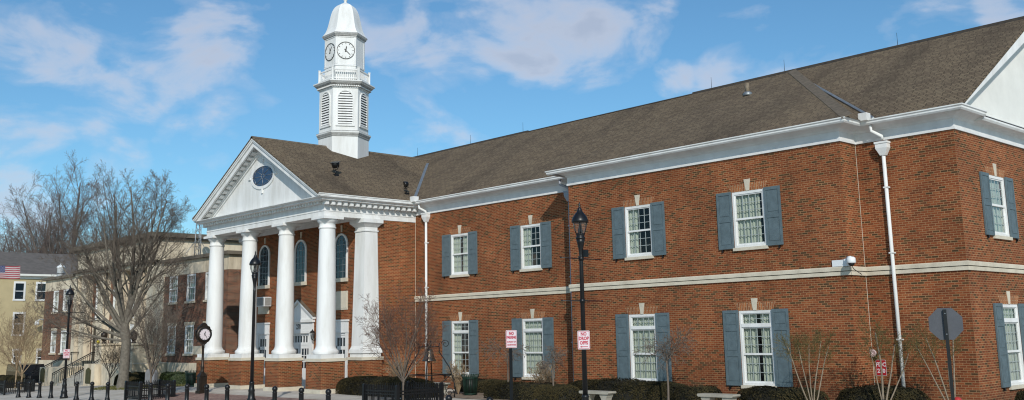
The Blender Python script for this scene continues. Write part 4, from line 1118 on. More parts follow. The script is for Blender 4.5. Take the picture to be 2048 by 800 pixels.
def tree(name, label, cat, base, seed, limbs, trunk, mats, spec, group=None, names=('trunk', 'crown')):
    rng = random.Random(seed); E_ = empty(name, base, label, cat, group); A, B = MB(), MB(); b = Vector(base)
    top = b
    if trunk:
        pts = [b+Vector(p[:3]) for p in trunk]; A.tube(pts, [p[3] for p in trunk], 14, cap=False); top = pts[-1]
    for (az, el, L, r, dz) in limbs:
        az, el = math.radians(az), math.radians(el)
        branch(0, (A, B), rng, top+Vector((0, 0, dz)), (math.cos(az)*math.cos(el), math.sin(az)*math.cos(el), math.sin(el)), L, r, spec)
    if A.f: A.build(names[0], mats[0], E_, uv=False)
    if B.f: B.build(names[1], mats[1], E_, uv=False)
    return E_

big = dict(seg=[9, 6, 5, 4, 3], kids=[8, 7, 6, 4], wob=[.08, .14, .2, .22, .25], up=[.06, .07, .08, .06, .04], taper=[.22, .25, .3, .4, .5], ang=[38, 40, 42, 45], t0=[.18, .15, .12, .1],
           ratio=[.50, .52, .50, .50], rr=[.52, .5, .5, .6], sides=[9, 6, 4, 3, 3], rmin=.0052, split=1)
# directions: image-right is az ~47 deg, image-left ~227 deg
limbs = [(47, 62, 6.6, .12, -.3), (50, 74, 7.4, .135, .0), (60, 84, 7.9, .14, .0), (227, 84, 7.6, .14, .0), (232, 72, 7.2, .13, -.2), (228, 54, 6.4, .12, -.55), (300, 68, 6.4, .11, -.1), (120, 70, 6.8, .11, -.1), (220, 12, 5.2, .10, -.8), (235, 30, 5.6, .10, -.6), (50, 42, 4.8, .08, -.9), (200, 22, 4.8, .09, -.7), (40, 54, 6.0, .10, -.2), (228, 2, 4.4, .08, -1.0), (250, 60, 6.2, .10, -.3), (20, 78, 7.2, .11, -.1)]
tree('big_bare_tree', 'large bare grey tree with thick trunk in front of the old courthouse', 'tree', (-57.46, 23.14, -2.72), 11, limbs,
     [(.03, 0, -.25, .46), (.0, 0, .1, .36), (.0, .03, .7, .29), (.04, .05, 1.7, .265), (.0, .08, 2.6, .255), (-.10, .02, 3.2, .27), (-.16, 0, 3.7, .20)], ('bark', 'twig'), big)
far = dict(seg=[7, 5, 4, 3], kids=[11, 9, 9], wob=[.07, .15, .2, .25], up=[.05, .07, .06, .05], taper=[.2, .25, .3, .4], ang=[36, 42, 46], t0=[.2, .1, .08], ratio=[.46, .46, .44], rr=[.42, .42, .5],
           sides=[6, 4, 3, 3], rmin=.011, split=1)
def fartree(base, seed, h, label, nl=8, mats=('farbark', 'redtwig')):
    rng = random.Random(seed*7+1); L = []
    for k in range(nl): L.append((k*360/nl+rng.uniform(-20, 20), rng.uniform(38, 84), h*rng.uniform(.56, .76), h*.013, rng.uniform(-h*.12, 0)))
    L.append((rng.uniform(0, 360), 86, h*.78, h*.016, 0))
    return tree('background_tree', label, 'tree', base, seed, L, [(0, 0, -.5, h*.026), (0, 0, h*.12, h*.021), (h*.01, 0, h*.26, h*.019)], mats, far, 'bare trees beyond the buildings')
fartree((-118, 40.5, -3.6), 3, 21.0, 'tall reddish budding tree behind the left wing of the old courthouse', 9)
fartree((-128, 40.0, -3.6), 5, 18.8, 'reddish tree with the broadest crown above the cream building roof', 9)
fartree((-143, 40.0, -3.6), 8, 16.5, 'reddish tree standing furthest left beyond the cream building', 8)
fartree((-118, 52.0, -3.6), 9, 13.0, 'lower reddish tree showing behind the middle of the big bare tree', 7)
fartree((-124, 46.5, -3.6), 12, 17.0, 'dense reddish tree right behind the roof of the old courthouse', 8)

orn = dict(seg=[6, 5, 4, 3], kids=[8, 7, 5], wob=[.07, .14, .2, .25], up=[.04, .05, .03, .0], taper=[.25, .3, .35, .5], ang=[30, 36, 42], t0=[.2, .15, .1], ratio=[.50, .50, .5], rr=[.5, .5, .6], sides=[6, 5, 3, 3], rmin=.0045, split=0)
def ornamental(base, seed, h, label, mats, group=None, spread=52, nl=9, name='ornamental_tree', r=.035):
    rng = random.Random(seed); L = [(k*360/nl+rng.uniform(-25, 25), rng.uniform(spread, 84), h*rng.uniform(.55, .75), r, rng.uniform(-.2, .25)) for k in range(nl)]
    return tree(name, label, 'tree' if 'tree' in name else 'shrub', base, seed, L, [(0, 0, -.1, r*2.0), (.02, 0, h*.12, r*1.6), (0, 0.02, h*.22, r*1.5)], mats, orn, group)
ornamental((-29.9, 22.3, ground_z(-29.9, 22.3)), 21, 3.95, 'young bare brownish tree inside the black fence beside the bell', ('twig', 'browntwig'), spread=44, nl=11, r=.026)
ornamental((-46.1, 19.85, ground_z(-46.1, 19.85)), 22, 4.4, 'young bare upright tree inside the fence left of the post clock', ('twig', 'twig'), spread=58, nl=11, r=.03)
ornamental((-63.2, 24.6, -2.85), 23, 3.0, 'small bare bush right below the stone pier of the steps', ('twig', 'twig'), name='bare_shrub', spread=35, nl=7, r=.03)
ornamental((-76.5, 23.2, -3.1), 24, 5.6, 'tall loose bare bush in front of the cream building', ('tantwig', 'tantwig'), name='bare_shrub', spread=48, nl=9, r=.035)
ornamental((-73.3, 22.6, -3.1), 25, 4.2, 'bare tan bush just left of the old courthouse steps', ('tantwig', 'tantwig'), name='bare_shrub', spread=42, nl=8, r=.03)
# weeping and sapling plants along the wall
weep = dict(seg=[6, 5, 4], kids=[8, 6], wob=[.12, .2, .25], up=[-.10, -.12, -.10], taper=[.3, .4, .5], ang=[45, 48], t0=[.15, .1], ratio=[.6, .55], rr=[.6, .6], sides=[5, 4, 3], rmin=.006, split=-1)
def sapling(base, seed, h, label, crown, nl=8, el=(10, 60), mats=('twig', 'twig'), group='bare saplings along the brick wall'):
    rng = random.Random(seed); L = [(k*360/nl+rng.uniform(-25, 25), rng.uniform(*el), crown*rng.uniform(.7, 1.2), .016, rng.uniform(-.15, .1)) for k in range(nl)]
    return tree('bare_sapling', label, 'sapling', base, seed, L, [(0, 0, -.1, .04), (.03, .0, h*.4, .032), (.0, .02, h*.8, .03), (.02, 0, h, .03)], mats, weep, group)
sapling((-28.95, 26.6, ZG), 31, 1.55, 'thin bare sapling just left of the NO PARKING sign', 1.0, 5, (35, 70))
sapling((-25.9, 26.0, ZG), 32, 1.45, 'short knobbly sapling between the grey downspout and the NO PARKING sign', .65, 9)
sapling((-20.85, 26.2, ZG), 33, 1.55, 'weeping bare sapling in front of the pavilion lower window', 1.0, 10, (15, 65))
twg = dict(seg=[5, 4, 3], kids=[5, 4], wob=[.08, .2, .3], up=[.03, .02, .0], taper=[.5, .5, .5], ang=[32, 42], t0=[.4, .3], ratio=[.42, .5], rr=[.6, .6], sides=[5, 3, 3], rmin=.007, split=-1)
def twiggy(base, seed, h, w, label, mats=('tantwig', 'tantwig'), n=34):
    rng = random.Random(seed); L = [(rng.uniform(0, 360), rng.uniform(62, 88), h*rng.uniform(.7, 1.05), .014, 0) for k in range(n)]
    E_ = tree('clipped_shrub', label, 'shrub', base, seed, L, None, mats, twg, 'tan clipped shrubs along the brick wall'); return E_
twiggy((-32.4, 27.0, ZG), 41, 1.25, .5, 'tan leafless shrub left of the trash can', n=20)
twiggy((-27.7, 27.3, ZG), 42, 1.25, .7, 'tan leafless shrub below the window right of the NO PARKING sign', n=26)
twiggy((-34.9, 25.9, ZG), 43, 1.4, .7, 'tan leafless shrub at the corner of the porch behind the hedge', n=26)
# crape myrtles: smooth bare stems with olive twigs at the top
myr = dict(seg=[8, 6, 5, 3], kids=[7, 9, 4], wob=[.06, .16, .25, .3], up=[.015, .07, .04, .02], taper=[.6, .3, .4, .5], ang=[38, 42, 45], t0=[.62, .15, .2], ratio=[.46, .5, .5], rr=[.35, .5, .6], sides=[8, 4, 3, 3], rmin=.0034, split=0)
def myrtle(base, seed, stems, label):
    E_ = tree('crape_myrtle', label, 'shrub tree', base, seed, stems, None, ('myrtlebark', 'greentwig'), myr, 'crape myrtles at the pavilion corner', ('stem', 'twigs')); return E_
myrtle((-15.85, 26.6, ZG), 51, [(227, 68, 2.1, .024, 0), (235, 76, 2.0, .021, 0), (200, 84, 2.0, .02, 0), (60, 83, 2.1, .023, 0), (47, 72, 2.0, .022, 0)], 'fan of five bare stems with olive twigs below the camera corner')
myrtle((-14.05, 27.3, ZG), 52, [(200, 88, 2.3, .036, 0), (227, 80, 1.9, .020, 0), (47, 74, 2.0, .030, 0), (47, 60, 1.9, .024, 0)], 'forked bare stems with olive twigs in front of the FDC sign')
myrtle((-12.15, 27.5, ZG), 53, [(227, 70, 2.2, .024, 0), (210, 62, 2.1, .022, 0), (230, 86, 2.3, .032, 0), (60, 85, 2.2, .028, 0)], 'bare stems with olive twigs just behind the stop sign')

def hedge(x0, x1, y0, y1, z1, label, seed, group='clipped hedges along the courthouse', mat='hedge', n=None, zb=None, rr=.22, name='clipped_hedge', size=.034):
    rng = random.Random(seed); zb = ZG if zb is None else zb
    cx, cy = (x0+x1)/2, (y0+y1)/2
    E_ = empty(name, (cx, cy, zb), label, 'hedge', group)
    hx_, hy_ = (x1-x0)/2, (y1-y0)/2; h = z1-zb
    def surf(u, v):
        # superellipsoid dome with lumps
        cu, su = math.cos(u), math.sin(u); cv, sv = math.cos(v), math.sin(v)
        e = .55
        f = lambda c, e: math.copysign(abs(c)**e, c)
        p = Vector((hx_*f(cu, e)*f(cv, .4), hy_*f(su, e)*f(cv, .4), h*f(sv, .6)))
        k = noise.noise(Vector((cx+p.x*1.3, cy+p.y*1.3, p.z*1.7+seed)))*.10+noise.noise(Vector((cx+p.x*4, cy+p.y*4, p.z*4)))*.045
        q = p*(1)+p.normalized()*k
        return Vector((cx+q.x, cy+q.y, zb+max(0, q.z)))
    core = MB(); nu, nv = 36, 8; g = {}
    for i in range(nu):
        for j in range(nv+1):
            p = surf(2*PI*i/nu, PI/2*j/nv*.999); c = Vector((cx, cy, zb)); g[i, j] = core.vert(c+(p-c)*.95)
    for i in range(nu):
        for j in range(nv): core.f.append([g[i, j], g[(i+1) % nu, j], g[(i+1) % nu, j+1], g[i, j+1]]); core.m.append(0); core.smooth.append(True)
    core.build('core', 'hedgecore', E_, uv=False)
    lf = MB(); n = n or int(4600*(hx_+hy_)*(h+.3))
    for k in range(n):
        u = rng.uniform(0, 2*PI); v = math.asin(rng.random()**.8)
        # sample position evenly along the long side
        t = rng.random()
        p = surf(u, v) if t < .25 else None
        if p is None:
            # faces of the box: pick top or sides
            a = rng.uniform(-1, 1); b = rng.uniform(-1, 1)
            if rng.random() < .45: dirv = (a, b, 1)
            elif rng.random() < hx_/(hx_+hy_): dirv = (a, rng.choice((-1, -1, 1)), rng.random())
            else: dirv = (rng.choice((-1, 1)), a, rng.random())
            uu = math.atan2(math.copysign(abs(dirv[1])**(1/.55), dirv[1]), math.copysign(abs(dirv[0])**(1/.55), dirv[0]))
            vv = math.atan(abs(dirv[2])**(1/.6)*1.2/max(.05, (abs(dirv[0])**3.6+abs(dirv[1])**3.6)**(1/2.2)))
            p = surf(uu, min(1.57, vv))
        nn = (p-Vector((cx, cy, zb+h*.3))).normalized(); p = p+nn*rng.uniform(-.03, .05)
        ax = (nn+Vector((rng.uniform(-1, 1), rng.uniform(-1, 1), rng.uniform(-.6, 1)))*.8).normalized()
        b1 = ax.orthogonal().normalized(); b2 = ax.cross(b1); s = size*rng.uniform(.5, 1.15)
        a = rng.uniform(0, PI); c, sn = math.cos(a), math.sin(a); e1 = b1*c+b2*sn; e2 = (b2*c-b1*sn)*.55
        lf.face([p-e1*s, p+e2*s, p+e1*s, p-e2*s])
    lf.build('leaves', mat, E_, uv=False)
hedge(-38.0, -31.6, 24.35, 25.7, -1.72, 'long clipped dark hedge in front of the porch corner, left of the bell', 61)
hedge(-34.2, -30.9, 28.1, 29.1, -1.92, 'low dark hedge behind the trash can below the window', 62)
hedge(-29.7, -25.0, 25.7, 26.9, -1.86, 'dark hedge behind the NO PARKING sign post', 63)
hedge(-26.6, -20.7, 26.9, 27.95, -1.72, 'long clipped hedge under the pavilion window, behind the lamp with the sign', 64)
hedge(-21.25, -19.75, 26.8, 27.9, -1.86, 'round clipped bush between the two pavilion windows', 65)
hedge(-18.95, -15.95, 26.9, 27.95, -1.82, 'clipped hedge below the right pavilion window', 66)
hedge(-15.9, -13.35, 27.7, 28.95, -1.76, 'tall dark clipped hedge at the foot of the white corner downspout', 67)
hedge(-11.6, -10.3, 29.9, 31.2, -1.90, 'small clipped hedge round the right corner by the gable side', 68)
hedge(-60.1, -57.9, 26.3, 27.6, -1.98, 'green round bush below the old wing, left of its neighbour', 71, 'bushes below the old wing', 'bush', zb=-2.62, name='round_bush', size=.06)
hedge(-58.0, -55.4, 25.6, 27.0, -2.02, 'green round bush below the old wing, nearest the portico', 72, 'bushes below the old wing', 'bush', zb=-2.58, name='round_bush', size=.06)
hedge(-65.8, -61.0, 25.7, 26.9, -2.05, 'dark bush behind the trunk of the big bare tree', 73, 'bushes below the old wing', 'hedge', zb=-2.8, name='round_bush', size=.06)
hedge(-85.5, -76.8, 23.2, 24.4, -2.45, 'long dark hedge below the cream building at the far left', 74, 'bushes below the old wing', 'hedge', zb=-3.35, name='clipped_hedge', size=.06)

# ================================================================== STREET FURNITURE
def lamp(x, y, label, arms, box, group='black street lamps along the kerb'):
    z = ground_z(x, y) if x < -20 else -2.53
    E_ = empty('street_lamp', (x, y, z), label, 'street lamp', group)
    ztop = 5.75
    mb = MB(); mb.lathe([(.20, 0), (.20, .10), (.17, .14), (.15, .30), (.165, .34), (.125, .42), (.11, .62), (.125, .66), (.10, .74), (.085, .92), (.10, .95), (.075, 1.0)], (x, y, z), 12); mb.build('base', 'black', E_)
    mb = MB(); mb.lathe([(.066, .95), (.052, 4.30), (.056, 4.34), (.046, 4.36), (.050, 4.48), (.065, 4.62), (.095, 4.76), (.115, 4.84), (.10, 4.85)], (x, y, z), 12); mb.build('pole', 'black', E_)
    mb = MB(); mb.lathe([(.10, 4.84), (.122, 4.86), (.125, 4.90), (.105, 4.92), (.105, 4.95), (.118, 4.97), (.112, 5.0), (.06, 5.01), (.065, 5.08), (.045, 5.14), (.03, 5.27)], (x, y, z), 14)
    for k in range(6):
        a = k*PI/3+.3; mb.tube([(x+.115*math.cos(a), y+.115*math.sin(a), z+4.98), (x+.165*math.cos(a), y+.165*math.sin(a), z+5.12), (x+.195*math.cos(a), y+.195*math.sin(a), z+5.29)], .009, 4)
    L_ = mb.build('lantern', 'black', E_)
    mb = MB(); mb.lathe([(.205, 5.27), (.218, 5.29), (.218, 5.33), (.20, 5.38), (.165, 5.45), (.12, 5.51), (.075, 5.56), (.055, 5.62), (.045, 5.66), (.02, 5.68), (.028, 5.72), (.022, 5.76), (.006, 5.81)], (x, y, z), 16); mb.build('lantern_roof', 'black', L_)
    mb = MB(); mb.lathe([(.108, 5.0), (.155, 5.12), (.185, 5.265)], (x, y, z), 14, cap=False); mb.build('lantern_glass', 'lampglass', L_)
    if arms:
        for za in (4.36, 3.30):
            mb = MB(); mb.tube([(x, y-.74, z+za), (x, y+.74, z+za)], .013, 6); mb.ball((x, y-.74, z+za), .025, 6); mb.ball((x, y+.74, z+za), .025, 6); mb.lathe([(.07, -.05), (.07, .05)], (x, y, z+za), 10); mb.build('banner_arm', 'black', E_)
    if box:
        mb = MB(); mb.box(x+.04, x+.15, y+.0, y+.12, z+4.40, z+4.58); mb.tube([(x, y, z+4.49), (x+.06, y+.05, z+4.49)], .02, 5); mb.build('sensor_box', 'black', E_)
    return E_, z
CAMD = lambda x, y: math.atan2(y, x)-PI/2   # local -y then looks back towards the street corner
lamp(-54.3, 18.85, 'black street lamp furthest left, with two banner arms and a small sign', True, False)
lamp(-34.15, 18.55, 'black street lamp standing in front of the white portico columns', False, False)
lamp(-17.35, 18.55, 'nearest black street lamp, carrying NO DROP OFFS in front of the pavilion', True, True)

def sign(name, label, x, y, z, ang, w, h, rows, group, arrow=False, post=None, panel_off=-.07):
    E_ = empty(name, (x, y, z), label, 'sign', group)
    T = Matrix.Translation((x, y, z)) @ Matrix.Rotation(ang, 4, 'Z') @ Matrix.Translation((0, panel_off, 0))
    mb = MB(T); rrect(mb, w, h, .025, -.0, 0); rrect(mb, w-.025, h-.025, .02, -.002, 1); rrect(mb, w-.045, h-.045, .015, -.004, 0)
    mb.box(-w/2+.02, w/2-.02, .002, .006, -h/2+.02, h/2-.02, 0)
    for txt, size, zz, sx, bold in rows: text_faces(txt, size, mb, T @ Matrix.Translation((0, -.004, zz)), 1, .003, bold, sx)
    if arrow:
        zz = -h*.36
        mb.face([(-.05, -.007, zz-.008), (.10, -.007, zz-.008), (.10, -.007, zz+.008), (-.05, -.007, zz+.008)], 1); mb.face([(-.10, -.007, zz), (-.045, -.007, zz-.025), (-.045, -.007, zz+.025)], 1)
    mb.build('panel', ['signwhite', 'signred'], E_)
    if post:
        mb = MB(); mb.box(x-.03, x+.03, y-.03, y+.03, post, z+.15); mb.build('post', 'black', E_)
    return E_
rows_drop = [('NO', .115, .145, .80, .006), ('DROP', .115, .035, .80, .006), ('OFFS', .115, -.075, .80, .006)]
sign('no_drop_offs_sign', 'white and red NO DROP OFFS sign on the nearest street lamp', -17.35, 18.55, -.20, CAMD(-17.35, 18.55)+.05, .305, .457, rows_drop, 'no drop offs signs on lamp posts', True)
sign('no_drop_offs_sign', 'small red lettered sign on the furthest left street lamp', -54.3, 18.85, -.62, CAMD(-54.3, 18.85), .31, .46, rows_drop, 'no drop offs signs on lamp posts', True)
sign('no_parking_sign', 'white and red NO PARKING IN FRONT OF COURTHOUSE sign on black post', -19.42, 17.97, -.15, CAMD(-19.42, 17.97)+.35, .305, .457,
     [('NO', .105, .14, .80, .006), ('PARKING', .092, .04, .70, .006), ('IN FRONT OF', .054, -.075, .70, .003), ('COURTHOUSE', .052, -.15, .68, .003)], 'parking signs', False, -2.6)
# back of the stop sign
E_ = empty('stop_sign', (-10.92, 24.65, ZG), 'grey back of an octagonal stop sign on a dark square post', 'sign')
T = Matrix.Translation((-10.90, 24.65, .03)) @ Matrix.Rotation(CAMD(-10.9, 24.65), 4, 'Z')
mb = MB(T); R_ = .385/math.cos(PI/8)
mb.prism([(R_*math.cos(PI/8+k*PI/4), R_*math.sin(PI/8+k*PI/4)) for k in range(8)], 'y', .035, .041, 0)
f0 = len(mb.f)
mb.prism([(R_*.97*math.cos(PI/8+k*PI/4), R_*.97*math.sin(PI/8+k*PI/4)) for k in range(8)], 'y', .0415, .043, 1)
TT = T @ Matrix.Rotation(PI, 4, 'Z') @ Matrix.Translation((0, -.0435, 0)); text_faces('STOP', .33, mb, TT, 2, .001, .01, .8)
mb.build('panel', ['signback', 'signred', 'signwhite'], E_)
mb = MB(T); mb.box(-.04, .04, -.045, .034, -2.7, .35); mb.build('post', 'black', E_)
for bz_ in (-.25, .25):
    mb = MB(T @ Matrix.Translation((0, -.046, bz_)) @ Matrix.Rotation(PI/2, 4, 'X')); mb.lathe([(.016, 0), (.016, .012), (.006, .018)], (0, 0, 0), 6, smooth=False); mb.build('bolt', 'zinc', E_)
# hydrant top seen at the frame edge
hxx, hyy = -11.6, 26.5
E_ = empty('fire_hydrant', (hxx, hyy, ZG), 'red fire hydrant just right of the stop sign post', 'hydrant')
mb = MB(); mb.lathe([(.15, 0), (.15, .05), (.10, .07), (.10, .42), (.13, .44), (.13, .47), (.12, .50), (.09, .57), (.04, .61)], (hxx, hyy, ZG), 14); mb.build('barrel', 'redpaint', E_)
mb = MB(); mb.tube([(hxx-.17, hyy, ZG+.36), (hxx+.17, hyy, ZG+.36)], .05, 8); mb.tube([(hxx, hyy-.17, ZG+.34), (hxx, hyy, ZG+.34)], .06, 8); mb.build('outlet', 'redpaint', E_)

# bollards
bx = [-61.19, -59.41, -57.71, -55.93, -50.6, -48.65, -46.87, -42.42, -40.74, -38.95, -37.23, -35.55, -32.03, -30.26, -28.59, -22.38, -20.64, -18.85, -15.31]
by = [18.75]*4+[18.15, 18.15, 18.2]+[18.3]*12
desc = ['furthest left by the kerb, first of the row', 'second from the left end of the row', 'third from the left end of the row', 'just left of the lamp with banner arms', 'just right of the far lamp with banner arms', 'left one of the pair in front of the big tree', 'in front of the big bare tree, nearest the fence',
        'between the small tree fence and its right corner', 'against the right corner of the small tree fence', 'left of the post clock', 'overlapping the post clock base', 'right of the post clock', 'in front of the third portico column', 'in front of the middle porch pedestal', 'left of the hedge by the porch',
        'right of the bell with only its ball showing', 'between the trash can and the NO PARKING post', 'directly right of the NO PARKING post', 'right of the lamp with NO DROP OFFS']
B0 = None
for i, (x, y) in enumerate(zip(bx, by)):
    z = ground_z(x, y); zt = .85
    if B0 is None:
        B0 = empty('bollard', (0, 0, 0), '', 'bollard', 'black ball topped bollards along the kerb')
        mb = MB(); mb.lathe([(.135, 0), (.135, .07), (.115, .09), (.10, .15), (.105, .17), (.085, .20), (.082, .66), (.09, .67), (.09, .69), (.07, .70), (.06, .72)], (0, 0, 0), 14); mb.build('post', 'black', B0)
        mb = MB(); mb.ball((0, 0, .785), .10, 14); mb.build('ball', 'black', B0); b = B0
    else: b = copy_tree(B0)
    b.location = (x, y, z); b['label'] = 'black bollard '+desc[i]

# black picket tree guards
def guard(cx, cy, h, H, label):
    z = ground_z(cx, cy); E_ = empty('tree_guard_fence', (cx, cy, z), label, 'fence', 'black picket fences round young trees')
    for sx in (-1, 1):
        for sy in (-1, 1):
            mb = MB(); x, y = cx+sx*h, cy+sy*h; mb.box(x-.055, x+.055, y-.055, y+.055, z-.1, z+H); mb.lathe([(.08, H), (.06, H+.05), (.0, H+.07)], (x, y, z), 4, smooth=False, a0=PI/4); mb.build('post', 'black', E_)
    for (ax_, s) in (('x', -1), ('x', 1), ('y', -1), ('y', 1)):
        mb = MB()
        def put(t, w, z0, z1, d):
            if ax_ == 'x': mb.box(cx+t-w, cx+t+w, cy+s*h-d, cy+s*h+d, z+z0, z+z1)
            else: mb.box(cx+s*h-d, cx+s*h+d, cy+t-w, cy+t+w, z+z0, z+z1)
        put(0, h-.055, .10, .15, .02); put(0, h-.055, .42, .46, .019); put(0, h-.055, H-.20, H-.15, .02)
        n = int(2*h/.105)
        for k in range(1, n): put(-h+2*h*k/n, .013, .03, H+.03, .013)
        mb.build('picket_panel', 'black', E_)
guard(-29.9, 22.3, 1.0, .72, 'black picket fence round the young brown tree beside the bell')
guard(-46.1, 19.85, .80, .78, 'black picket fence round the young tree left of the post clock')
guard(-68.3, 20.7, .85, .78, 'black picket fence at the far left edge of the plaza')

# post clock
cx, cy = -45.5, 22.1; cz = ground_z(cx, cy)
E_ = empty('post_clock', (cx, cy, cz), 'black cast iron street clock on a post in front of the portico', 'clock')
mb = MB(); mb.box(cx-.21, cx+.21, cy-.21, cy+.21, cz-.05, cz+.14); mb.box(cx-.17, cx+.17, cy-.17, cy+.17, cz+.141, cz+.80); mb.hexa([(cx-.19, cy-.19, cz+.80), (cx+.19, cy-.19, cz+.80), (cx+.19, cy+.19, cz+.80), (cx-.19, cy+.19, cz+.80), (cx-.09, cy-.09, cz+.98), (cx+.09, cy-.09, cz+.98), (cx+.09, cy+.09, cz+.98), (cx-.09, cy+.09, cz+.98)])
for s in (-1, 1):
    mb.box(cx-.10, cx+.10, cy+s*.17-.012, cy+s*.17+.012, cz+.22, cz+.72); mb.box(cx+s*.17-.012, cx+s*.17+.012, cy-.10, cy+.10, cz+.22, cz+.72)
mb.build('pedestal', 'darkbronze', E_)
mb = MB(); mb.lathe([(.085, .97), (.10, 1.0), (.075, 1.05), (.085, 1.2), (.085, 1.28), (.06, 1.32), (.052, 2.12), (.075, 2.15), (.06, 2.2), (.09, 2.28), (.05, 2.32)], (cx, cy, cz), 14); mb.build('post', 'darkbronze', E_)
ang = math.radians(-4)+PI/2; T = Matrix.Translation((cx, cy, cz+2.76)) @ Matrix.Rotation(ang, 4, 'Z')
mb = MB(T @ Matrix.Rotation(PI/2, 4, 'X')); mb.lathe([(.30, -.13), (.37, -.12), (.38, -.08), (.35, -.05), (.35, .05), (.38, .08), (.37, .12), (.30, .13)], (0, 0, 0), 28)
mb.T = T
mb.prism([(-.40, .14), (-.30, .26), (-.26, .36), (-.16, .40), (-.10, .50), (0, .55), (.10, .50), (.16, .40), (.26, .36), (.30, .26), (.40, .14), (.28, .20), (.0, .34), (-.28, .20)], 'y', -.09, .09)
mb.prism([(-.30, -.24), (-.24, -.34), (-.16, -.38), (-.10, -.46), (.10, -.46), (.16, -.38), (.24, -.34), (.30, -.24), (0, -.36)], 'y', -.09, .09)
HD = mb.build('clock_head', 'darkbronze', E_)
dial(T @ Matrix.Translation((0, -.128, 0)), .275, 12.42, 24.5, 'clock_face', HD, 'old'); dial(T @ Matrix.Rotation(PI, 4, 'Z') @ Matrix.Translation((0, -.128, 0)), .275, 12.42, 24.5, 'clock_face', HD, 'old')

# bell and its wrought iron stand
bxx, byy = -31.67, 24.9; bz = ZG
E_ = empty('bell_stand', (bxx, byy, bz), 'black wrought iron stand with scrolled legs holding a bronze bell', 'bell stand')
def scroll(c, r, turns, sgn, plane, a0):
    pts = []
    for k in range(26):
        t = k/25; a = a0+sgn*turns*2*PI*t; rr_ = r*(1-.8*t); pts.append((c[0]+plane[0]*rr_*math.cos(a), c[1]+plane[1]*rr_*math.cos(a), c[2]+rr_*math.sin(a)))
    return pts
for sx in (-1, 1):
    for sy in (-1, 1):
        mb = MB(); px, py = sx*.7, sy*.7
        def Q(k, z, e=0): return (bxx+px*k+e, byy+py*k, bz+z)
        leg = [Q(1.0, .02), Q(1.04, .3), Q(.98, .7), Q(.82, 1.15), Q(.60, 1.5), Q(.42, 1.75), Q(.40, 2.0), Q(.42, 2.12)]
        mb.tube(leg, .022, 6)
        mb.tube(scroll((bxx+px*.66, byy+py*.66, bz+2.08), .17, 1.4, -sx if 0 else -1, (px, py), PI), .016, 5)
        mb.tube(scroll((bxx+px*.80, byy+py*.80, bz+.20), .19, 1.4, 1, (px, py), 0), .016, 5)
        mb.build('leg', 'black', E_)
mb = MB()
for s in (-1, 1):
    mb.tube([(bxx-.62, byy+s*.62, bz+.9), (bxx+.62, byy+s*.62, bz+.9)], .018, 5); mb.tube([(bxx+s*.62, byy-.62, bz+.9), (bxx+s*.62, byy+.62, bz+.9)], .018, 5)
    mb.tube([(bxx+s*.62, byy-.62, bz+.9), (bxx+s*.1, byy-.1, bz+.25), (bxx, byy, bz+.2)], .016, 5); mb.tube([(bxx+s*.62, byy+.62, bz+.9), (bxx+s*.1, byy+.1, bz+.25), (bxx, byy, bz+.2)], .016, 5)
    mb.tube([(bxx-.30, byy-s*.30, bz+1.98), (bxx+.30, byy+s*.30, bz+1.98)], .025, 6)
mb.build('cross_bar', 'black', E_)
E_ = empty('bronze_bell', (bxx, byy, bz+1.45), 'old weathered bronze bell hanging in the black scrolled stand', 'bell')
mb = MB(); mb.lathe([(.29, 1.42), (.285, 1.45), (.24, 1.52), (.20, 1.62), (.175, 1.74), (.16, 1.83), (.12, 1.89), (.05, 1.91), (.04, 1.97)], (bxx, byy, bz), 22); mb.build('shell', 'bellbronze', E_)
mb = MB(); mb.tube([(bxx, byy, bz+1.8), (bxx, byy, bz+1.42)], .012, 5); mb.ball((bxx, byy, bz+1.40), .045, 8); mb.build('clapper', 'black', E_)

# slatted trash cans
def trash(x, y, z, label):
    E_ = empty('trash_can', (x, y, z), label, 'trash can', 'green slatted trash cans')
    mb = MB()
    for k in range(28):
        a = 2*PI*k/28
        def R(r, z_): return (x+r*math.cos(a), y+r*math.sin(a), z+z_)
        mb.tube([R(.25, .06), R(.285, .4), R(.30, .7), R(.36, .84)], .02, 4)
    mb.build('slats', 'cangreen', E_)
    mb = MB()
    for z0, r in ((.05, .265), (.68, .31)): mb.lathe([(r-.01, z0), (r+.005, z0), (r+.005, z0+.05), (r-.01, z0+.05)], (x, y, z), 24, smooth=False, cap=False)
    mb.build('hoop', 'cangreen', E_)
    mb = MB(); mb.lathe([(.23, .03), (.26, .74), (.24, .74), (.21, .08)], (x, y, z), 20); mb.build('liner', 'signblack', E_)
trash(-31.48, 26.86, ZG, 'dark green slatted trash can below the window right of the bell')
trash(-50.6, 24.0, ground_z(-50.6, 24.0), 'dark green slatted trash can at the left end of the porch')

# stone benches
def bench(x, y, ang, label, L=1.35):
    E_ = empty('stone_bench', (x, y, ZG), label, 'bench', 'concrete garden benches')
    T = frame(x, y, ang, ZG)
    mb = MB(T); pts = [(-L/2+.05, .40), (L/2-.05, .40), (L/2, .44), (L/2-.02, .49), (-L/2+.02, .49), (-L/2, .44)]; mb.prism(pts, 'y', -.2, .2); mb.build('seat', 'benchstone', E_)
    for s in (-1, 1):
        mb = MB(T); u = s*(L/2-.28)
        pr = [(.16, 0), (.17, .06), (.10, .12), (.085, .2), (.12, .28), (.16, .33), (.17, .398)]
        mb.prism([(u-r, z) for r, z in pr]+[(u+r, z) for r, z in pr[::-1]], 'y', -.15, .15); mb.build('leg', 'benchstone', E_)
bench(-23.2, 25.4, 0, 'pale concrete bench directly behind the lamp with NO DROP OFFS'); bench(-18.8, 26.1, 0, 'pale concrete bench at the frame edge below the round bush'); bench(-33.2, 26.5, 0, 'pale concrete bench behind the bell stand')

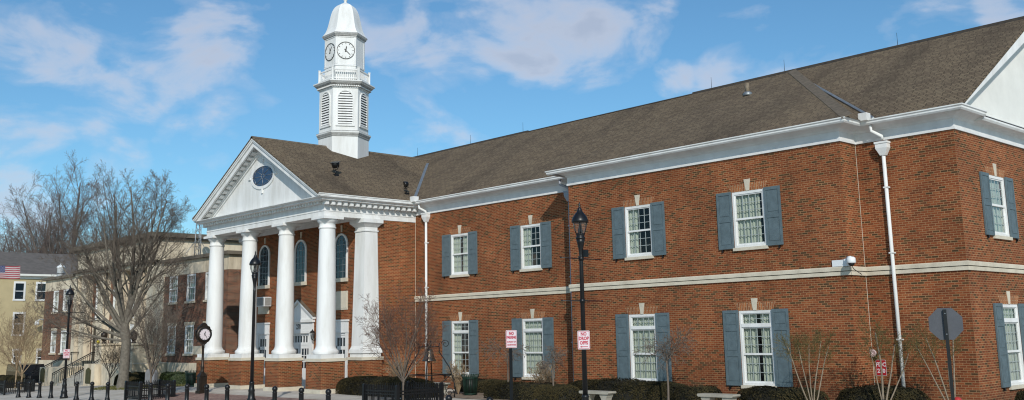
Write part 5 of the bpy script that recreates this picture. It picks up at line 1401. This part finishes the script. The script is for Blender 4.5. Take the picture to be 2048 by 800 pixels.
# memorial stone
E_ = empty('memorial_stone', (-58.9, 25.4, -2.7), 'pale rounded memorial stone behind the small fenced tree', 'memorial')
mb = MB(); T = frame(-58.9, 25.4, .5, -2.72); mb.T = T
mb.prism([(-.33, .16), (.33, .16), (.33, .78)]+[(.33*math.cos(PI*k/10), .78+.25*math.sin(PI*k/10)) for k in range(1, 10)]+[(-.33, .78)], 'y', -.14, .14); mb.build('tablet', 'slate', E_)
mb = MB(T); mb.box(-.45, .45, -.22, .22, 0, .158); mb.build('base', 'benchstone', E_)

# flag
E_ = empty('flag_pole', (-77.1, 20.7, -3.2), 'thin pole carrying the flag just outside the left edge', 'flag pole')
mb = MB(); mb.tube([(-76.45, 21.35, -3.3), (-76.45, 21.35, 5.5)], [.06, .035], 8); mb.build('shaft', 'plasticwhite', E_)
mb = MB(); mb.ball((-76.45, 21.35, 5.55), .08, 8); mb.build('finial', 'darkbronze', E_)
mb = MB(); fx, fy = .68, .73; FL, FH = 1.72, .90; nu, nv = 26, 13
def fp(u, v):
    w = .10*math.sin(u*8.5+v*1.5)*u**.6; return (-76.43+fx*u*FL-fy*w*.8, 21.36+fy*u*FL+fx*w*.8, 5.36-FH*(1-v)+.04*math.sin(u*6+1)*u-.06*u)
for i in range(nu):
    for j in range(nv):
        a, b, c, d = i/nu, (i+1)/nu, j/nv, (j+1)/nv
        mi = (0 if j % 2 == 0 else 1)
        if (a+b)/2 < .4 and j >= 6: mi = 2
        mb.face([fp(a, c), fp(b, c), fp(b, d), fp(a, d)], mi, False)
for r_ in range(9):
    for c_ in range(6 if r_ % 2 == 0 else 5):
        u = .033+(.067*c_)+(0 if r_ % 2 == 0 else .033); v = .50+.052*r_; p = Vector(fp(u, v))+Vector((.012, -.012, 0)); s = .018
        mb.face([(p.x+fx*s*math.cos(q), p.y+fy*s*math.cos(q), p.z+s*math.sin(q)) for q in [PI/2+2*PI*k/5*1 for k in range(5)]], 1)
tag(mb.build('waving_flag', ['flagred', 'flagwhite', 'flagblue']), 'waving stars and stripes flag at the left edge of the picture', 'flag')

# dark van parked beyond the hedge
E_ = empty('parked_van', (-84, 25.7, -3.5), 'dark parked van half hidden by the hedge near the cream building', 'van')
T = frame(-84.0, 26.3, 0, -3.42)
mb = MB(T); mb.prism([(-2.3, .35), (2.3, .35), (2.35, .9), (2.2, 1.05), (1.5, 1.12), (.95, 1.72), (-2.1, 1.76), (-2.3, 1.2)], 'y', -.88, .88); mb.build('body', 'car', E_)
mb = MB(T); mb.prism([(-2.05, 1.2), (1.15, 1.2), (.85, 1.62), (-1.98, 1.64)], 'y', -.886, .886); mb.build('window', 'darkglass', E_)
for s in (-1, 1):
    for u in (-1.45, 1.45):
        mb = MB(T @ Matrix.Translation((u, s*.80, .34)) @ Matrix.Rotation(PI/2, 4, 'X')); mb.lathe([(.2, -.1), (.34, -.1), (.34, .1), (.2, .1)], (0, 0, 0), 16); mb.build('wheel', 'tyre', E_)
    mb = MB(T); mb.box(2.22, 2.36, s*.62-.15, s*.62+.15, .72, .88); mb.build('headlight', 'lampglass', E_)

# ================================================================== SKY, SUN, CAMERA
SUN_AZ, SUN_EL = math.radians(51), math.radians(31)     # azimuth measured from -Y towards +X
sd = Vector((math.sin(SUN_AZ)*math.cos(SUN_EL), -math.cos(SUN_AZ)*math.cos(SUN_EL), math.sin(SUN_EL)))
L = bpy.data.lights.new('sun', 'SUN'); L.energy = 3.35; L.angle = math.radians(.53); L.color = (1.0, .95, .87)
lo = bpy.data.objects.new('sun', L); col.objects.link(lo); lo.rotation_euler = (-sd).to_track_quat('-Z', 'Y').to_euler(); lo.location = (20, -20, 40)
w = bpy.data.worlds.new('World'); scene.world = w; w.use_nodes = True; nt = w.node_tree; nt.nodes.clear()
out = N(nt, 'ShaderNodeOutputWorld'); bg = N(nt, 'ShaderNodeBackground'); nt.links.new(bg.outputs[0], out.inputs[0])
sky = N(nt, 'ShaderNodeTexSky'); sky.sky_type = 'NISHITA'; sky.sun_disc = False; sky.sun_elevation = SUN_EL
sky.sun_rotation = math.atan2(sd.x, sd.y); sky.air_density = 1.0; sky.dust_density = .6; sky.ozone_density = 1.6
bg.inputs['Strength'].default_value = .11
co = N(nt, 'ShaderNodeTexCoord'); sep = N(nt, 'ShaderNodeSeparateXYZ'); nt.links.new(co.outputs['Generated'], sep.inputs[0])
def mth(op, a, b=None, c=None):
    n = N(nt, 'ShaderNodeMath', operation=op)
    for i, v in enumerate((a, b, c)):
        if v is None: continue
        if isinstance(v, (int, float)): n.inputs[i].default_value = v
        else: nt.links.new(v, n.inputs[i])
    return n.outputs[0]
nrm = N(nt, 'ShaderNodeVectorMath', operation='NORMALIZE'); nt.links.new(co.outputs['Generated'], nrm.inputs[0])
mp = N(nt, 'ShaderNodeMapping'); mp.inputs['Rotation'].default_value = (.0, .28, .0); mp.inputs['Scale'].default_value = (1.0, 1.0, 1.9); nt.links.new(nrm.outputs[0], mp.inputs[0])
n1 = N(nt, 'ShaderNodeTexNoise', i_Scale=9.5, i_Detail=9.0, i_Roughness=.53, i_Distortion=.3); nt.links.new(mp.outputs[0], n1.inputs['Vector'])
# cloud banks as they stand in the sky: direction, angular radius in degrees, weight
banks = [(-0.9199, 0.2697, 0.2848, 6.01, 0.345), (-0.9055, 0.3175, 0.2815, 6.86, 0.391), (-0.8834, 0.3639, 0.2952, 6.01, 0.345), (-0.8859, 0.381, 0.2648, 3.86, 0.345), (-0.9437, 0.266, 0.1965, 4.29, 0.345), (-0.9358, 0.2792, 0.2154, 2.64, 0.22), (-0.8533, 0.4352, 0.2873, 3.3, 0.16), (-0.8891, 0.3884, 0.2423, 2.11, 0.26), (-0.9069, 0.3584, 0.2217, 2.55, 0.2), (-0.8765, 0.4344, 0.2074, 2.21, 0.26), (-0.894, 0.4081, 0.1849, 2.21, 0.24), (-0.9536, 0.2737, 0.1257, 3.3, 0.391), (-0.9205, 0.3578, 0.1569, 2.64, 0.24), (-0.8932, 0.4186, 0.1641, 2.64, 0.28), (-0.7375, 0.595, 0.3315, 3.43, 0.293), (-0.7005, 0.6418, 0.3241, 4.12, 0.352), (-0.6461, 0.6932, 0.3315, 4.12, 0.313), (-0.7636, 0.5776, 0.2887, 2.11, 0.24), (-0.7015, 0.6684, 0.2473, 2.11, 0.24), (-0.7259, 0.6462, 0.2357, 2.04, 0.2), (-0.5908, 0.7683, 0.2463, 1.53, 0.24), (-0.542, 0.8009, 0.2544, 2.31, 0.126), (-0.3097, 0.9078, 0.283, 2.31, 0.28), (-0.7691, 0.6005, 0.219, 2.64, 0.12), (-0.7353, 0.644, 0.2113, 2.64, 0.1), (-0.8462, 0.4814, 0.2286, 3.3, 0.08), (-0.4787, 0.8286, 0.2902, 3.3, 0.06), (-0.9279, 0.3172, 0.1959, 2.64, 0.1)]
tot = None
for bx_, by_, bz_, rad_, amp_ in banks:
    d_ = N(nt, 'ShaderNodeVectorMath', operation='DOT_PRODUCT'); nt.links.new(nrm.outputs[0], d_.inputs[0]); d_.inputs[1].default_value = (bx_, by_, bz_)
    mr = N(nt, 'ShaderNodeMapRange'); mr.interpolation_type = 'SMOOTHSTEP'; mr.inputs['From Min'].default_value = math.cos(math.radians(rad_)); mr.inputs['From Max'].default_value = 1.0-(1-math.cos(math.radians(rad_)))*.15; mr.inputs['To Max'].default_value = amp_
    nt.links.new(d_.outputs['Value'], mr.inputs['Value'])
    tot = mr.outputs[0] if tot is None else mth('MAXIMUM', tot, mr.outputs[0])
den = mth('ADD', mth('MULTIPLY_ADD', n1.outputs[0], 2.1, -.80), tot)
cr = ramp(nt, [(.36, (0, 0, 0)), (.50, (.14, .14, .14)), (.64, (.48, .48, .48)), (.82, (.74, .74, .74))]); nt.links.new(den, cr.inputs[0])
shade = ramp(nt, [(.50, (6.6, 6.8, 7.5)), (.72, (5.7, 5.95, 6.8)), (.95, (4.5, 4.8, 5.7))]); nt.links.new(den, shade.inputs[0])
skyc = mixrgb(nt, sky.outputs[0], (.60, .94, 1.09), 1.0, 'MULTIPLY')
mx = mixrgb(nt, skyc, shade.outputs[0], cr.outputs[0])
nt.links.new(mx, bg.inputs['Color'])

cd = bpy.data.cameras.new('camera'); cam = bpy.data.objects.new('camera', cd); col.objects.link(cam); scene.camera = cam
yaw, pitch, roll, f, cyp = 0.819152, 0.181889, -0.018632, 1987.62, 300.71
fw = Vector((-math.sin(yaw)*math.cos(pitch), math.cos(yaw)*math.cos(pitch), math.sin(pitch))); r = Vector((math.cos(yaw), math.sin(yaw), 0)); u = r.cross(fw)
r2 = r*math.cos(roll)+u*math.sin(roll); u2 = u*math.cos(roll)-r*math.sin(roll)
cam.matrix_world = Matrix(((r2.x, u2.x, -fw.x, 0), (r2.y, u2.y, -fw.y, 0), (r2.z, u2.z, -fw.z, 0), (0, 0, 0, 1)))
cd.sensor_width = 36; cd.lens = f/2048*36; cd.shift_y = (cyp-400)/2048; cd.clip_start = .1; cd.clip_end = 6000
scene.cycles.filter_width = 1.15
scene.view_settings.view_transform = 'Standard'; scene.view_settings.look = 'None'; scene.view_settings.exposure = 0; scene.view_settings.gamma = 1
scene.render.resolution_x = 1024; scene.render.resolution_y = 400
for o in scene.objects:
    if 'wloc' in o: del o['wloc']
